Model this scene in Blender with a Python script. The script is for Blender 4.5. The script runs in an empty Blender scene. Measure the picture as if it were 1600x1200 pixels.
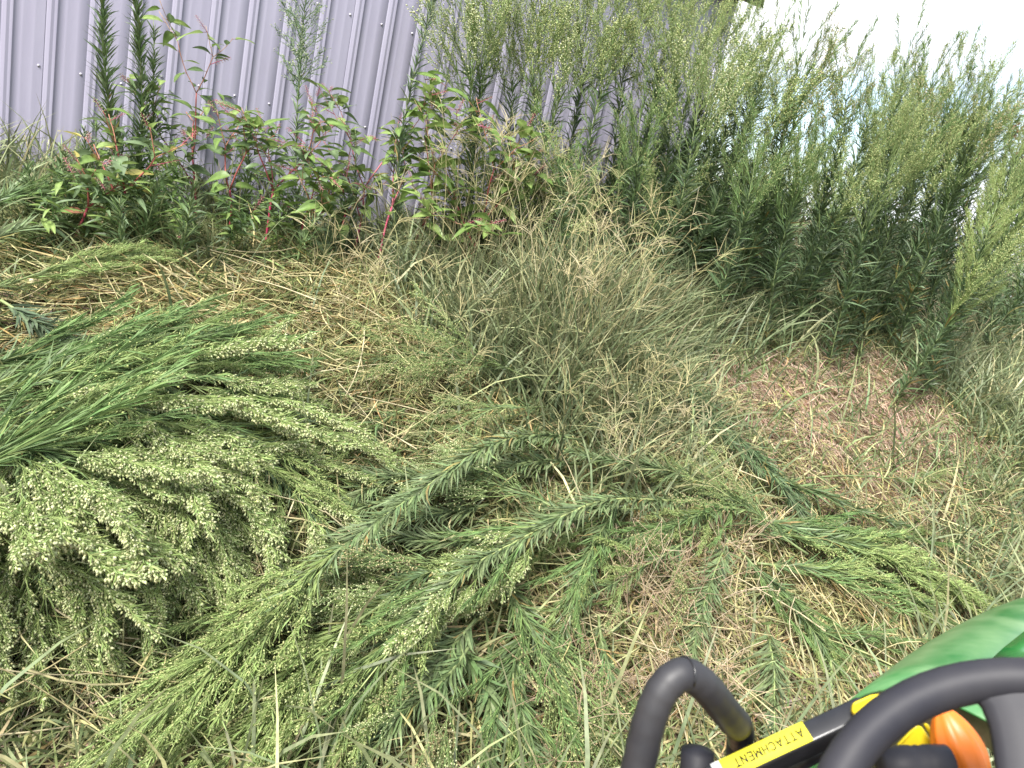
import bpy, math, random
import numpy as np
from mathutils import Matrix, Vector

rnd = random.Random(7)
rng = np.random.default_rng(7)
sc = bpy.context.scene
C = sc.collection

# ------------------------------------------------------------------ camera
FPX = 1160.0
PITCH, ROLL = 0.2565, 0.226
cF = np.array([0, math.cos(PITCH), -math.sin(PITCH)])
_r = np.array([1.0, 0, 0]); _u = np.cross(_r, cF)
cR = math.cos(ROLL) * _r + math.sin(ROLL) * _u
cU = -math.sin(ROLL) * _r + math.cos(ROLL) * _u
cam = bpy.data.objects.new('camera', bpy.data.cameras.new('camera'))
C.objects.link(cam)
cam.matrix_world = Matrix(((cR[0], cU[0], -cF[0], 0), (cR[1], cU[1], -cF[1], 0), (cR[2], cU[2], -cF[2], 0), (0, 0, 0, 1)))
cam.data.sensor_width = 36.0
cam.data.lens = 36.0 * FPX / 1600.0
cam.data.clip_start = 0.02
cam.data.clip_end = 3000
cam.data.dof.use_dof = True
cam.data.dof.focus_distance = 3.4
cam.data.dof.aperture_fstop = 8.5
sc.camera = cam

# ------------------------------------------------------------------ sky and sun
SUN_EL, SUN_AZ = math.radians(52), math.radians(-150)     # azimuth from +Y, clockwise: behind the seat, to the left
w = bpy.data.worlds.new('World'); sc.world = w; w.use_nodes = True
nt = w.node_tree; nt.nodes.clear()
out = nt.nodes.new('ShaderNodeOutputWorld'); bg = nt.nodes.new('ShaderNodeBackground')
sky = nt.nodes.new('ShaderNodeTexSky'); sky.sky_type = 'NISHITA'; sky.sun_disc = False
sky.sun_elevation = SUN_EL; sky.sun_rotation = SUN_AZ
sky.air_density = 1.2; sky.dust_density = 1.5
tc = nt.nodes.new('ShaderNodeTexCoord')
nz = nt.nodes.new('ShaderNodeTexNoise'); nz.inputs['Scale'].default_value = 2.3; nz.inputs['Detail'].default_value = 7
mp = nt.nodes.new('ShaderNodeMapping'); mp.inputs['Scale'].default_value = (1, 1, 2.2); mp.inputs['Location'].default_value = (8.3, 3.3, 0.6)
rp = nt.nodes.new('ShaderNodeValToRGB'); rp.color_ramp.elements[0].position = 0.36; rp.color_ramp.elements[1].position = 0.54
mx = nt.nodes.new('ShaderNodeMix'); mx.data_type = 'RGBA'
nt.links.new(tc.outputs['Generated'], mp.inputs['Vector']); nt.links.new(mp.outputs['Vector'], nz.inputs['Vector'])
nt.links.new(nz.outputs['Fac'], rp.inputs['Fac']); nt.links.new(rp.outputs['Color'], mx.inputs[0])
nt.links.new(sky.outputs['Color'], mx.inputs[6]); cv = nt.nodes.new('ShaderNodeValToRGB'); cv.color_ramp.elements[0].position = .45; cv.color_ramp.elements[0].color = (4.2, 4.3, 4.75, 1); cv.color_ramp.elements[1].position = .72; cv.color_ramp.elements[1].color = (5.6, 5.65, 5.8, 1)
nt.links.new(nz.outputs['Fac'], cv.inputs['Fac']); nt.links.new(cv.outputs['Color'], mx.inputs[7])
nt.links.new(mx.outputs[2], bg.inputs['Color']); bg.inputs['Strength'].default_value = 0.08
nt.links.new(bg.outputs['Background'], out.inputs['Surface'])
sl = bpy.data.lights.new('sun', 'SUN'); sl.energy = 2.4; sl.angle = math.radians(20); sl.color = (1.0, 0.97, 0.92)
sun = bpy.data.objects.new('sun', sl); C.objects.link(sun)
sd = Vector((math.sin(SUN_AZ) * math.cos(SUN_EL), math.cos(SUN_AZ) * math.cos(SUN_EL), math.sin(SUN_EL)))
sun.rotation_euler = sd.to_track_quat('Z', 'Y').to_euler()
sc.view_settings.view_transform = 'Standard'; sc.view_settings.look = 'None'
sc.view_settings.exposure = 2.06; sc.view_settings.gamma = 1.0
sc.view_settings.use_curve_mapping = False
sc.render.engine = 'CYCLES'
sc.cycles.max_bounces = 7; sc.cycles.diffuse_bounces = 4; sc.cycles.transmission_bounces = 5; sc.cycles.glossy_bounces = 2

# ------------------------------------------------------------------ places
WA = -0.470; WD = 5.787                                 # the wall's facing and its distance from the seat
wn = np.array([math.sin(WA), math.cos(WA), 0.0]); ws = np.array([math.cos(WA), -math.sin(WA), 0.0])

def ray(x, y):
    return cR * (x - 800) / FPX + cU * (600 - y) / FPX + cF
QP = [-60, -4, 0, 0.9, 1.6, 2.3, 3.0, 3.7, 4.3, 4.8, 6, 9, 400]
ZP = [-2.4, -2.1, -2.0, -1.93, -1.82, -1.60, -1.34, -1.08, -0.86, -0.76, -0.74, -0.75, -1.2]
def ground(x, y):
    x = np.asarray(x, float); y = np.asarray(y, float)
    q = x * wn[0] + y * wn[1]; s = x * ws[0] + y * ws[1]
    z = np.interp(q, QP, ZP)
    z = 0.5 * z + 0.25 * (np.interp(q - .25, QP, ZP) + np.interp(q + .25, QP, ZP))
    z = z + 0.035 * np.sin(2.1 * s + 0.7) * np.sin(1.7 * q + 1.1) + 0.02 * np.sin(5.3 * s + 2 * q) + 0.014 * np.sin(7.7 * q - 3.1 * s + 2)
    return z + 0.08 * np.clip((s - 3.5) / 3, 0, 1)
def hit(px, py, h=0.0):
    v = ray(px, py); a = 0.3
    for t in np.arange(0.3, 40, 0.02):
        P = v * t
        if P[2] < ground(P[0], P[1]) + h: a = t; break
    else: a = 8.0
    lo, hi = a - 0.02, a
    for _ in range(14):
        m = (lo + hi) / 2; P = v * m
        if P[2] < ground(P[0], P[1]) + h: hi = m
        else: lo = m
    return v * hi
def on_plane(px, py, wdist):                               # the point at this distance in front of the wall's line
    v = ray(px, py); return v * ((WD - wdist) / (v @ wn))
def project(P):
    d = P @ cF; return 800 + FPX * (P @ cR) / d, 600 - FPX * (P @ cU) / d, d
def unit(v): 
    v = np.asarray(v, float); return v / (np.linalg.norm(v, axis=-1, keepdims=True) + 1e-12)

# ------------------------------------------------------------------ tags
def tag(o, label=None, cat=None, group=None, kind=None):
    if label: o['label'] = label
    if cat: o['category'] = cat
    if group: o['group'] = group
    if kind: o['kind'] = kind
    return o
def empty(name, loc=(0, 0, 0), parent=None):
    o = bpy.data.objects.new(name, None); C.objects.link(o); o.location = tuple(loc); o.empty_display_size = 0.1
    if parent: o.parent = parent
    return o

# ------------------------------------------------------------------ materials
def new_mat(name):
    m = bpy.data.materials.new(name); m.use_nodes = True
    return m, m.node_tree, m.node_tree.nodes['Principled BSDF'], m.node_tree.nodes['Material Output']
def plant_mat(name, rough=0.5, trans=0.28, spec=0.35, vary=0.25, scale=60):
    m, t, b, o = new_mat(name)
    a = t.nodes.new('ShaderNodeAttribute'); a.attribute_name = 'Col'
    n = t.nodes.new('ShaderNodeTexNoise'); n.inputs['Scale'].default_value = scale; n.inputs['Detail'].default_value = 2
    co = t.nodes.new('ShaderNodeTexCoord'); t.links.new(co.outputs['Object'], n.inputs['Vector'])
    mr = t.nodes.new('ShaderNodeMapRange'); mr.inputs['From Min'].default_value = .3; mr.inputs['From Max'].default_value = .7
    mr.inputs['To Min'].default_value = 1 - vary; mr.inputs['To Max'].default_value = 1 + vary
    t.links.new(n.outputs['Fac'], mr.inputs['Value'])
    mul = t.nodes.new('ShaderNodeVectorMath'); mul.operation = 'SCALE'
    t.links.new(a.outputs['Color'], mul.inputs[0]); t.links.new(mr.outputs['Result'], mul.inputs['Scale'])
    t.links.new(mul.outputs['Vector'], b.inputs['Base Color'])
    b.inputs['Roughness'].default_value = rough; b.inputs['Specular IOR Level'].default_value = spec
    if trans:
        tr = t.nodes.new('ShaderNodeBsdfTranslucent'); ms = t.nodes.new('ShaderNodeMixShader'); ms.inputs[0].default_value = trans
        t.links.new(mul.outputs['Vector'], tr.inputs['Color']); t.links.new(b.outputs['BSDF'], ms.inputs[1]); t.links.new(tr.outputs['BSDF'], ms.inputs[2])
        t.links.new(ms.outputs['Shader'], o.inputs['Surface'])
    return m
def solid(name, col, rough=0.5, metal=0.0, spec=0.5, nscale=0, namt=0.0, bump=0.0, coat=0.0, col2=None):
    m, t, b, o = new_mat(name)
    b.inputs['Base Color'].default_value = (*col, 1); b.inputs['Roughness'].default_value = rough
    b.inputs['Metallic'].default_value = metal; b.inputs['Specular IOR Level'].default_value = spec
    b.inputs['Coat Weight'].default_value = coat; b.inputs['Coat Roughness'].default_value = 0.15
    if nscale:
        n = t.nodes.new('ShaderNodeTexNoise'); n.inputs['Scale'].default_value = nscale; n.inputs['Detail'].default_value = 6
        co = t.nodes.new('ShaderNodeTexCoord'); t.links.new(co.outputs['Object'], n.inputs['Vector'])
        mxn = t.nodes.new('ShaderNodeMix'); mxn.data_type = 'RGBA'
        mxn.inputs[6].default_value = (*[c * (1 - namt) for c in col], 1)
        mxn.inputs[7].default_value = (*(col2 or [min(1, c * (1 + namt)) for c in col]), 1)
        r2 = t.nodes.new('ShaderNodeMapRange'); r2.inputs['From Min'].default_value = .35; r2.inputs['From Max'].default_value = .68
        t.links.new(n.outputs['Fac'], r2.inputs['Value']); t.links.new(r2.outputs['Result'], mxn.inputs[0])
        t.links.new(mxn.outputs[2], b.inputs['Base Color'])
        if bump:
            bp = t.nodes.new('ShaderNodeBump'); bp.inputs['Strength'].default_value = bump; bp.inputs['Distance'].default_value = .002
            t.links.new(n.outputs['Fac'], bp.inputs['Height']); t.links.new(bp.outputs['Normal'], b.inputs['Normal'])
    return m
M_leaf = plant_mat('horseweed_leaf', .48, .25, .4)
M_flower = plant_mat('flower_branch', .6, .25, .25, .2, 30)
M_stem = plant_mat('plant_stem', .55, 0, .35, .2, 40)
M_broad = plant_mat('broad_leaf', .42, .35, .45, .18, 45)
M_grass = plant_mat('grass_blade', .5, .3, .35, .3, 25)
M_straw = plant_mat('dry_straw', .65, .2, .2, .3, 30)

# ------------------------------------------------------------------ mesh building with numpy
class MB:
    def __init__(s): s.V = []; s.C = []; s.Q = []; s.T = []; s.n = 0
    def add(s, V, Q=None, T=None, col=(1, 1, 1)):
        V = np.asarray(V, float).reshape(-1, 3); col = np.asarray(col, float)
        if col.ndim == 1: col = np.tile(col[:3], (len(V), 1))
        s.V.append(V); s.C.append(col)
        if Q is not None and len(Q): s.Q.append(np.asarray(Q, int).reshape(-1, 4) + s.n)
        if T is not None and len(T): s.T.append(np.asarray(T, int).reshape(-1, 3) + s.n)
        s.n += len(V)
    def mesh(s, name, smooth=True):
        V = np.concatenate(s.V); Cc = np.concatenate(s.C)
        Q = np.concatenate(s.Q) if s.Q else np.zeros((0, 4), int); T = np.concatenate(s.T) if s.T else np.zeros((0, 3), int)
        me = bpy.data.meshes.new(name); me.vertices.add(len(V)); me.vertices.foreach_set('co', V.astype(np.float32).ravel())
        li = np.concatenate([Q.ravel(), T.ravel()]).astype(np.int32)
        me.loops.add(len(li)); me.loops.foreach_set('vertex_index', li)
        ls = np.concatenate([np.arange(len(Q)) * 4, len(Q) * 4 + np.arange(len(T)) * 3]).astype(np.int32)
        me.polygons.add(len(ls)); me.polygons.foreach_set('loop_start', ls)
        if smooth: me.polygons.foreach_set('use_smooth', np.ones(len(ls), bool))
        me.update(calc_edges=True)
        at = me.attributes.new('Col', 'FLOAT_COLOR', 'POINT')
        at.data.foreach_set('color', np.concatenate([Cc, np.ones((len(Cc), 1))], 1).astype(np.float32).ravel())
        return me
    def build(s, name, mat, parent=None, smooth=True):
        me = s.mesh(name, smooth); me.materials.append(mat)
        return link(name, me, parent)
def link(name, me, parent=None, mw=None):
    o = bpy.data.objects.new(name, me); C.objects.link(o)
    if parent: o.parent = parent
    if mw is not None: o.matrix_local = mw
    return o
def tube(mb, pts, rad, n=6, col=(1, 1, 1), caps=True):
    pts = np.asarray(pts, float); k = len(pts); rad = np.broadcast_to(np.asarray(rad, float), (k,))
    tan = np.gradient(pts, axis=0); tan = unit(tan)
    ref = np.array([0.31, 0.17, 0.93]); 
    if abs(tan[0] @ unit(ref)) > .9: ref = np.array([1.0, .1, 0])
    a = unit(np.cross(tan[0], ref)); V = []
    for i in range(k):
        a = unit(a - tan[i] * (a @ tan[i])); b = np.cross(tan[i], a)
        th = np.arange(n) * 2 * math.pi / n
        V.append(pts[i] + rad[i] * (np.cos(th)[:, None] * a + np.sin(th)[:, None] * b))
    V = np.concatenate(V); Q = []
    for i in range(k - 1):
        for j in range(n): Q.append((i * n + j, i * n + (j + 1) % n, (i + 1) * n + (j + 1) % n, (i + 1) * n + j))
    T = []
    if caps:
        V = np.concatenate([V, pts[:1], pts[-1:]]); c0, c1 = k * n, k * n + 1
        for j in range(n): T.append((c0, (j + 1) % n, j)); T.append((c1, (k - 1) * n + j, (k - 1) * n + (j + 1) % n))
    col = np.asarray(col, float)
    if col.ndim == 2: col = np.concatenate([np.repeat(col, n, 0), col[:1], col[-1:]]) if caps else np.repeat(col, n, 0)
    mb.add(V, Q, T, col)
def blades(mb, P, D, B, L, W, col, nseg=3, roll=None, tipcol=None, ref=None, shape=None, floor=None):
    """many narrow leaves at once: base P, first direction D, bend B added per step, length L, width W"""
    N = len(P)
    if N == 0: return
    L = np.broadcast_to(L, (N,)); W = np.broadcast_to(W, (N,)); col = np.broadcast_to(np.asarray(col, float), (N, 3))
    if ref is None: ref = unit(rng.normal(size=(N, 3)) * .5 + np.array([0, 0, 1.0]))
    prof = shape if shape is not None else ([.75, 1.0, .8, .06] if nseg == 3 else ([.7, 1, .95, .7, .06] if nseg == 4 else [.8, 1, .05]))
    d = unit(D); p = np.array(P, float); rings = []
    for i in range(nseg + 1):
        sv = unit(np.cross(d, ref)); w_ = (W * prof[i] / 2)[:, None]
        rings.append(np.stack([p - sv * w_, p + sv * w_], 1))
        p = p + d * (L / nseg)[:, None]; d = unit(d + B)
    V = np.stack(rings, 1)                                   # N, nseg+1, 2, 3
    if floor is not None:
        g = ground(V[..., 0], V[..., 1]) + floor; V[..., 2] = np.maximum(V[..., 2], g)
    k = 2 * (nseg + 1)
    base = (np.arange(N) * k)[:, None, None]
    q = np.array([[2 * i, 2 * i + 1, 2 * i + 3, 2 * i + 2] for i in range(nseg)])[None]
    cc = np.repeat(col[:, None], k, 1)
    if tipcol is not None:
        f = (np.arange(k) // 2 / nseg)[None, :, None] ** 2; cc = cc * (1 - f) + np.broadcast_to(np.asarray(tipcol, float), (N, 3))[:, None] * f
    mb.add(V.reshape(-1, 3), (base + q).reshape(-1, 4), None, cc.reshape(-1, 3))
def sticks(mb, A, Bp, r, col):
    """many thin three sided sticks from A to Bp"""
    N = len(A); d = unit(Bp - A); a = unit(np.cross(d, rng.normal(size=(N, 3)))); b = np.cross(d, a); r = np.broadcast_to(r, (N,))[:, None]
    V = []
    for E_, k in ((A, 1.0), (Bp, .7)):
        for th in (0, 2.094, 4.189): V.append(E_ + r * k * (math.cos(th) * a + math.sin(th) * b))
    V = np.stack(V, 1); q = np.array([[0, 1, 4, 3], [1, 2, 5, 4], [2, 0, 3, 5]])[None]
    mb.add(V.reshape(-1, 3), ((np.arange(N) * 6)[:, None, None] + q).reshape(-1, 4), None, np.repeat(np.broadcast_to(col, (N, 3)), 6, 0))
def buds(mb, P, D, L, R, c0, c1):
    """many teardrop flower buds: eight faces each"""
    N = len(P); d = unit(D); a = unit(np.cross(d, rng.normal(size=(N, 3)))); b = np.cross(d, a)
    L = np.broadcast_to(L, (N,))[:, None]; R = np.broadcast_to(R, (N,))[:, None]
    V = [P]
    for th in (0, 1.571, 3.142, 4.712): V.append(P + d * L * .4 + R * (math.cos(th) * a + math.sin(th) * b))
    V.append(P + d * L)
    V = np.stack(V, 1)
    t = np.array([[0, 2, 1], [0, 3, 2], [0, 4, 3], [0, 1, 4], [5, 1, 2], [5, 2, 3], [5, 3, 4], [5, 4, 1]])[None]
    c0 = np.broadcast_to(c0, (N, 3)); c1 = np.broadcast_to(c1, (N, 3))
    cc = np.stack([c0, c0, c0, c0, c0, c1], 1)
    mb.add(V.reshape(-1, 3), None, ((np.arange(N) * 6)[:, None, None] + t).reshape(-1, 3), cc.reshape(-1, 3))
def box(mb, lo, hi, col=(1, 1, 1), M=None):
    x0, y0, z0 = lo; x1, y1, z1 = hi
    V = np.array([(x0, y0, z0), (x1, y0, z0), (x1, y1, z0), (x0, y1, z0), (x0, y0, z1), (x1, y0, z1), (x1, y1, z1), (x0, y1, z1)], float)
    if M is not None: V = V @ M[:3, :3].T + M[:3, 3]
    mb.add(V, [(0, 3, 2, 1), (4, 5, 6, 7), (0, 1, 5, 4), (1, 2, 6, 5), (2, 3, 7, 6), (3, 0, 4, 7)], None, col)
def frame(dirv, up=(0, 0, 1), roll=0.0):                     # 3x3: local Z along dirv
    z = unit(dirv); x = np.cross(up, z)
    if np.linalg.norm(x) < 1e-3: x = np.array([1.0, 0, 0])
    x = unit(x); y = np.cross(z, x); c, s_ = math.cos(roll), math.sin(roll)
    return np.stack([x * c + y * s_, -x * s_ + y * c, z], 1)
def mat4(R3, loc, s=1.0):
    m = np.eye(4); m[:3, :3] = R3 * s; m[:3, 3] = loc; return Matrix(m.tolist())
def jit(c, n, a=.2, hue=.08):
    c = np.asarray(c, float); return np.clip(c * (1 + rng.uniform(-a, a, (n, 1))) * (1 + rng.uniform(-hue, hue, (n, 3))), 0.004, .9)

# ------------------------------------------------------------------ ground
def make_ground():
    def grid(xs, ys, name):
        X, Y = np.meshgrid(xs, ys); Z = ground(X, Y)
        V = np.stack([X, Y, Z], -1).reshape(-1, 3); nx, ny = len(xs), len(ys)
        i = np.arange(nx - 1)[None] + nx * np.arange(ny - 1)[:, None]; i = i.ravel()
        mb = MB(); mb.add(V, np.stack([i, i + 1, i + nx + 1, i + nx], 1)); return mb
    xs = np.concatenate([[-900, -300, -100, -40, -20, -10], np.arange(-7, 10.01, .06), [14, 20, 40, 100, 300, 900]])
    ys = np.concatenate([[-900, -300, -100, -40, -15, -6], np.arange(-3, 12.01, .06), [16, 25, 45, 100, 300, 900, 1600]])
    m, t, b, o = new_mat('soil_and_thatch')
    co = t.nodes.new('ShaderNodeTexCoord')
    n1 = t.nodes.new('ShaderNodeTexNoise'); n1.inputs['Scale'].default_value = 1.7; n1.inputs['Detail'].default_value = 5
    n2 = t.nodes.new('ShaderNodeTexNoise'); n2.inputs['Scale'].default_value = 38; n2.inputs['Detail'].default_value = 8
    for n in (n1, n2): t.links.new(co.outputs['Object'], n.inputs['Vector'])
    r1 = t.nodes.new('ShaderNodeValToRGB'); e = r1.color_ramp.elements
    e[0].position = .4; e[0].color = (.10, .075, .04, 1); e[1].position = .62; e[1].color = (.25, .165, .115, 1)
    t.links.new(n1.outputs['Fac'], r1.inputs['Fac'])
    r2 = t.nodes.new('ShaderNodeValToRGB'); e = r2.color_ramp.elements
    e[0].position = .35; e[0].color = (.35, .33, .3, 1); e[1].position = .66; e[1].color = (1.5, 1.4, 1.25, 1)
    t.links.new(n2.outputs['Fac'], r2.inputs['Fac'])
    mu = t.nodes.new('ShaderNodeMix'); mu.data_type = 'RGBA'; mu.blend_type = 'MULTIPLY'; mu.inputs[0].default_value = 1
    sx = t.nodes.new('ShaderNodeVectorMath'); sx.operation = 'LENGTH'; t.links.new(co.outputs['Object'], sx.inputs[0])
    fr = t.nodes.new('ShaderNodeMapRange'); fr.inputs['From Min'].default_value = 6.8; fr.inputs['From Max'].default_value = 9.0; t.links.new(sx.outputs['Value'], fr.inputs['Value'])
    fm = t.nodes.new('ShaderNodeMix'); fm.data_type = 'RGBA'; fm.inputs[7].default_value = (.10, .13, .055, 1); t.links.new(fr.outputs['Result'], fm.inputs[0]); t.links.new(r1.outputs['Color'], fm.inputs[6])
    t.links.new(fm.outputs[2], mu.inputs[6]); t.links.new(r2.outputs['Color'], mu.inputs[7]); t.links.new(mu.outputs[2], b.inputs['Base Color'])
    bp = t.nodes.new('ShaderNodeBump'); bp.inputs['Strength'].default_value = .8; bp.inputs['Distance'].default_value = .02
    t.links.new(n2.outputs['Fac'], bp.inputs['Height']); t.links.new(bp.outputs['Normal'], b.inputs['Normal'])
    b.inputs['Roughness'].default_value = .95; b.inputs['Specular IOR Level'].default_value = .1
    g = grid(xs, ys, 'ground').build('ground', m)
    tag(g, 'brown soil bank rising from the tractor to the metal wall', None, None, 'structure')
make_ground()

# ------------------------------------------------------------------ the metal shed
def make_shed():
    sh = empty('metal_shed', wn * WD + ws * 0 + np.array([0, 0, -.85]))
    tag(sh, 'lavender grey ribbed metal shed wall behind the weeds', 'shed')
    Rm = np.eye(4); Rm[:3, 0] = ws; Rm[:3, 1] = wn; Rm[:3, 2] = (0, 0, 1)
    sh.rotation_euler = (0, 0, -WA)
    m, t, b, o = new_mat('lavender_painted_steel')
    co = t.nodes.new('ShaderNodeTexCoord'); mpn = t.nodes.new('ShaderNodeMapping'); mpn.inputs['Scale'].default_value = (9, 9, .5)
    n = t.nodes.new('ShaderNodeTexNoise'); n.inputs['Scale'].default_value = 2.0; n.inputs['Detail'].default_value = 5
    t.links.new(co.outputs['Object'], mpn.inputs['Vector']); t.links.new(mpn.outputs['Vector'], n.inputs['Vector'])
    r = t.nodes.new('ShaderNodeValToRGB'); e = r.color_ramp.elements
    e[0].position = .3; e[0].color = (.280, .264, .340, 1); e[1].position = .7; e[1].color = (.315, .299, .376, 1)
    t.links.new(n.outputs['Fac'], r.inputs['Fac']); t.links.new(r.outputs['Color'], b.inputs['Base Color'])
    b.inputs['Roughness'].default_value = .42; b.inputs['Specular IOR Level'].default_value = .45
    m_trim = solid('lavender_trim', (.27, .25, .36), .45, 0, .4, 3, .08)
    m_dark = solid('dark_eave_metal', (.02, .02, .022), .5, 0, .4, 8, .2)
    m_screw = solid('zinc_screw', (.44, .42, .48), .45, .2, .5, 40, .1)
    s_first, pitch, s_end = -0.7655, .2286, 4.15
    # profile across one rib pitch: a trapezoid rib, a lap step beside it and two faint stiffeners in the flat
    prof = [(0, 0), (.0012, .0018), (.0042, .0018), (.0055, -.0025), (.012, -.003), (.028, -.0135), (.032, -.0135), (.044, -.0045), (.048, -.0045), (.062, -.0105), (.0645, -.0095), (.068, 0), (.108, 0), (.114, -.0013), (.120, 0), (.170, 0), (.176, -.0013), (.182, 0), (.2286, 0)]
    prof = [(a, b * .72) for a, b in prof]
    ztop, zbot = 2.9, -.15
    k0 = -24
    s = s_first + k0 * pitch; idx = 0
    while s < s_end - .01:
        mb = MB(); pts = []
        for kk in range(4):
            for (dx, dy) in prof[:-1]: pts.append((s + kk * pitch + dx, dy))
        pts.append((s + 4 * pitch, 0)); pts = [p for p in pts if p[0] <= s_end] 
        if pts[-1][0] < s_end - .004 and s + 4 * pitch > s_end: pts.append((s_end, 0))
        off = -.0016 * (idx % 2)
        n_ = len(pts); V = []
        for z in (zbot, ztop):
            for (x, y) in pts: V.append((x, y + off, z))
        for z in (zbot, ztop):
            for (x, y) in pts: V.append((x, y + off + .0009, z))
        Q = [(i, i + 1, n_ + i + 1, n_ + i) for i in range(n_ - 1)] + [(2 * n_ + i + 1, 2 * n_ + i, 3 * n_ + i, 3 * n_ + i + 1) for i in range(n_ - 1)]
        mb.add(V, Q); mb.build('wall_panel', m, sh, smooth=False)
        s += 4 * pitch; idx += 1
    mb = MB()
    for row, z in enumerate((.293, 1.013, 1.733, 2.453)):
        for k in range(k0, 22):
            x = s_first + k * pitch - .022
            if x > s_end - .03: continue
            zz = z - (.1 if row == 1 and k < 3 else 0) + rnd.uniform(-.006, .006)
            th = np.arange(8) * math.pi / 4; V = []
            for (rr, yy) in ((.0090, -.001), (.0090, -.0025), (.0048, -.003), (.0048, -.0065)): 
                V += [(x + rr * math.cos(a), yy - .002, zz + rr * math.sin(a)) for a in th]
            V.append((x, -.0092, zz))
            Q = [(i * 8 + j, i * 8 + (j + 1) % 8, (i + 1) * 8 + (j + 1) % 8, (i + 1) * 8 + j) for i in range(3) for j in range(8)]
            mb.add(V, Q, [(24 + j, 24 + (j + 1) % 8, 32) for j in range(8)])
    tag(mb.build('screws', m_screw, sh, smooth=False), None, None, None, 'stuff')
    mb = MB(); box(mb, (s_end + .001, -.03, zbot), (s_end + .06, .02, ztop)); mb.build('corner_trim', m_trim, sh, False)
    mb = MB(); box(mb, (s_end - .02, .021, zbot), (s_end + .03, 8, ztop)); mb.build('side_wall', m_trim, sh, False)
    mb = MB(); box(mb, (-9, -.13, 2.755), (s_end + .2, -.03, 2.78)); mb.build('soffit', m_dark, sh, False)
    mb = MB(); box(mb, (-9, -.17, 2.72), (s_end + .22, -.133, 2.9)); mb.build('fascia', m_dark, sh, False)
    mb = MB(); V = [(-9, -.2, 2.905), (s_end + .24, -.2, 2.905), (s_end + .24, 4, 4.3), (-9, 4, 4.3), (-9, -.2, 2.94), (s_end + .24, -.2, 2.94), (s_end + .24, 4, 4.34), (-9, 4, 4.34)]
    mb.add(V, [(0, 3, 2, 1), (4, 5, 6, 7), (0, 1, 5, 4), (1, 2, 6, 5), (2, 3, 7, 6), (3, 0, 4, 7)]); mb.build('roof', m_dark, sh, False)
make_shed()

# ------------------------------------------------------------------ horseweed
G_DARK = np.array([.095, .142, .064]); G_MID = np.array([.120, .175, .070]); G_GREY = np.array([.118, .165, .092]); G_LIME = np.array([.20, .258, .090])
BUDS = {'cream': ((.44, .48, .23), (.70, .69, .45)), 'lime': ((.32, .37, .14), (.54, .55, .27)), 'tan': ((.34, .32, .15), (.56, .48, .28)), 'white': ((.25, .32, .14), (.68, .67, .5))}

def branch_mesh(kind, length, ntwig, nbud, budL, leafn, leafL, bent=.25, gcol=G_MID, tilts=(.4, .75), start=.12, hang=0.0, tw=1.0, ltilt=(.35, .9)):
    """a flowering side branch standing along +Z: axis, twigs, stalked buds and small narrow leaves"""
    mb = MB(); k = 7
    ph = rnd.uniform(0, 6.28); t = np.linspace(0, 1, k)
    ax = np.stack([bent * length * .3 * t ** 2 * math.cos(ph), bent * length * .3 * t ** 2 * math.sin(ph), length * t], 1)
    ax[1:, :2] += rng.normal(0, .006 * length / .3, (k - 1, 2))
    scol = np.array(gcol) * 1.5
    tube(mb, ax, np.linspace(.0020, .0008, k), 4, scol, caps=False)
    def at(u): return np.stack([np.interp(u, t, ax[:, j]) for j in range(3)], -1)
    A = []; Bp = []; A2 = []; B2 = []; BP = []; BD = []; LP = []; LD = []
    for i in range(ntwig):
        u = start + (.98 - start) * (i + rnd.random()) / ntwig; az = i * 2.4 + rnd.uniform(-.4, .4)
        tl = tw * length * (.42 * (1 - u) + .13) * rnd.uniform(.7, 1.2); tilt = rnd.uniform(*tilts)
        d = unit(np.array([math.cos(az) * math.sin(tilt), math.sin(az) * math.sin(tilt) * (.5 if hang else 1), math.cos(tilt)]))
        p0 = at(np.array(u)); p1 = p0 + d * tl * .5; d2 = unit(d + np.array([0, 0, .3]) + rng.normal(0, .12, 3)); p2 = p1 + d2 * tl * .5
        A += [p0, p1]; Bp += [p1, p2]
        LP.append(p0); LD.append(d + np.array([0, 0, .1]))
        for j in range(nbud):
            v = .2 + .8 * (j + rnd.random()) / nbud
            bp = p0 + (p1 - p0) * v * 2 if v < .5 else p1 + (p2 - p1) * (v - .5) * 2
            dd = unit(d2 + rng.normal(0, .55, 3) + np.array([0, -1.1 * hang, 0])); pl = rnd.uniform(.006, .02)
            A2.append(bp); B2.append(bp + dd * pl); BP.append(bp + dd * pl); BD.append(dd + rng.normal(0, .25, 3))
            if rnd.random() < .35: LP.append(bp); LD.append(d2 + rng.normal(0, .5, 3))
    sticks(mb, np.array(A), np.array(Bp), .0013, scol * 1.1)
    if A2:
        sticks(mb, np.array(A2), np.array(B2), .0006, scol * 1.15)
        n = len(BP); c0, c1 = BUDS[kind]; L = budL * rng.uniform(.7, 1.25, n)
        buds(mb, np.array(BP), np.array(BD), L, L * .30, jit(c0, n, .25, .08), jit(c1, n, .2, .06))
    u = rng.uniform(.02, 1, leafn); P = at(u); az = rng.uniform(0, 6.28, leafn); tl = rng.uniform(*ltilt, leafn)
    D = np.stack([np.cos(az) * np.sin(tl), np.sin(az) * np.sin(tl), np.cos(tl)], 1)
    blades(mb, P, D, rng.normal(0, .08, (leafn, 3)), leafL * rng.uniform(.6, 1.3, leafn) * (1.15 - .5 * u), .0052, jit(np.array(gcol) * 1.15, leafn), 2)
    if LP:
        n = len(LP); blades(mb, np.array(LP), np.array(LD), rng.normal(0, .1, (n, 3)), leafL * rng.uniform(.35, .7, n), .0038, jit(np.array(gcol) * 1.3, n), 2)
    me = mb.mesh('flower_branch'); me.materials.append(M_flower); return me
BR = {}
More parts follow.
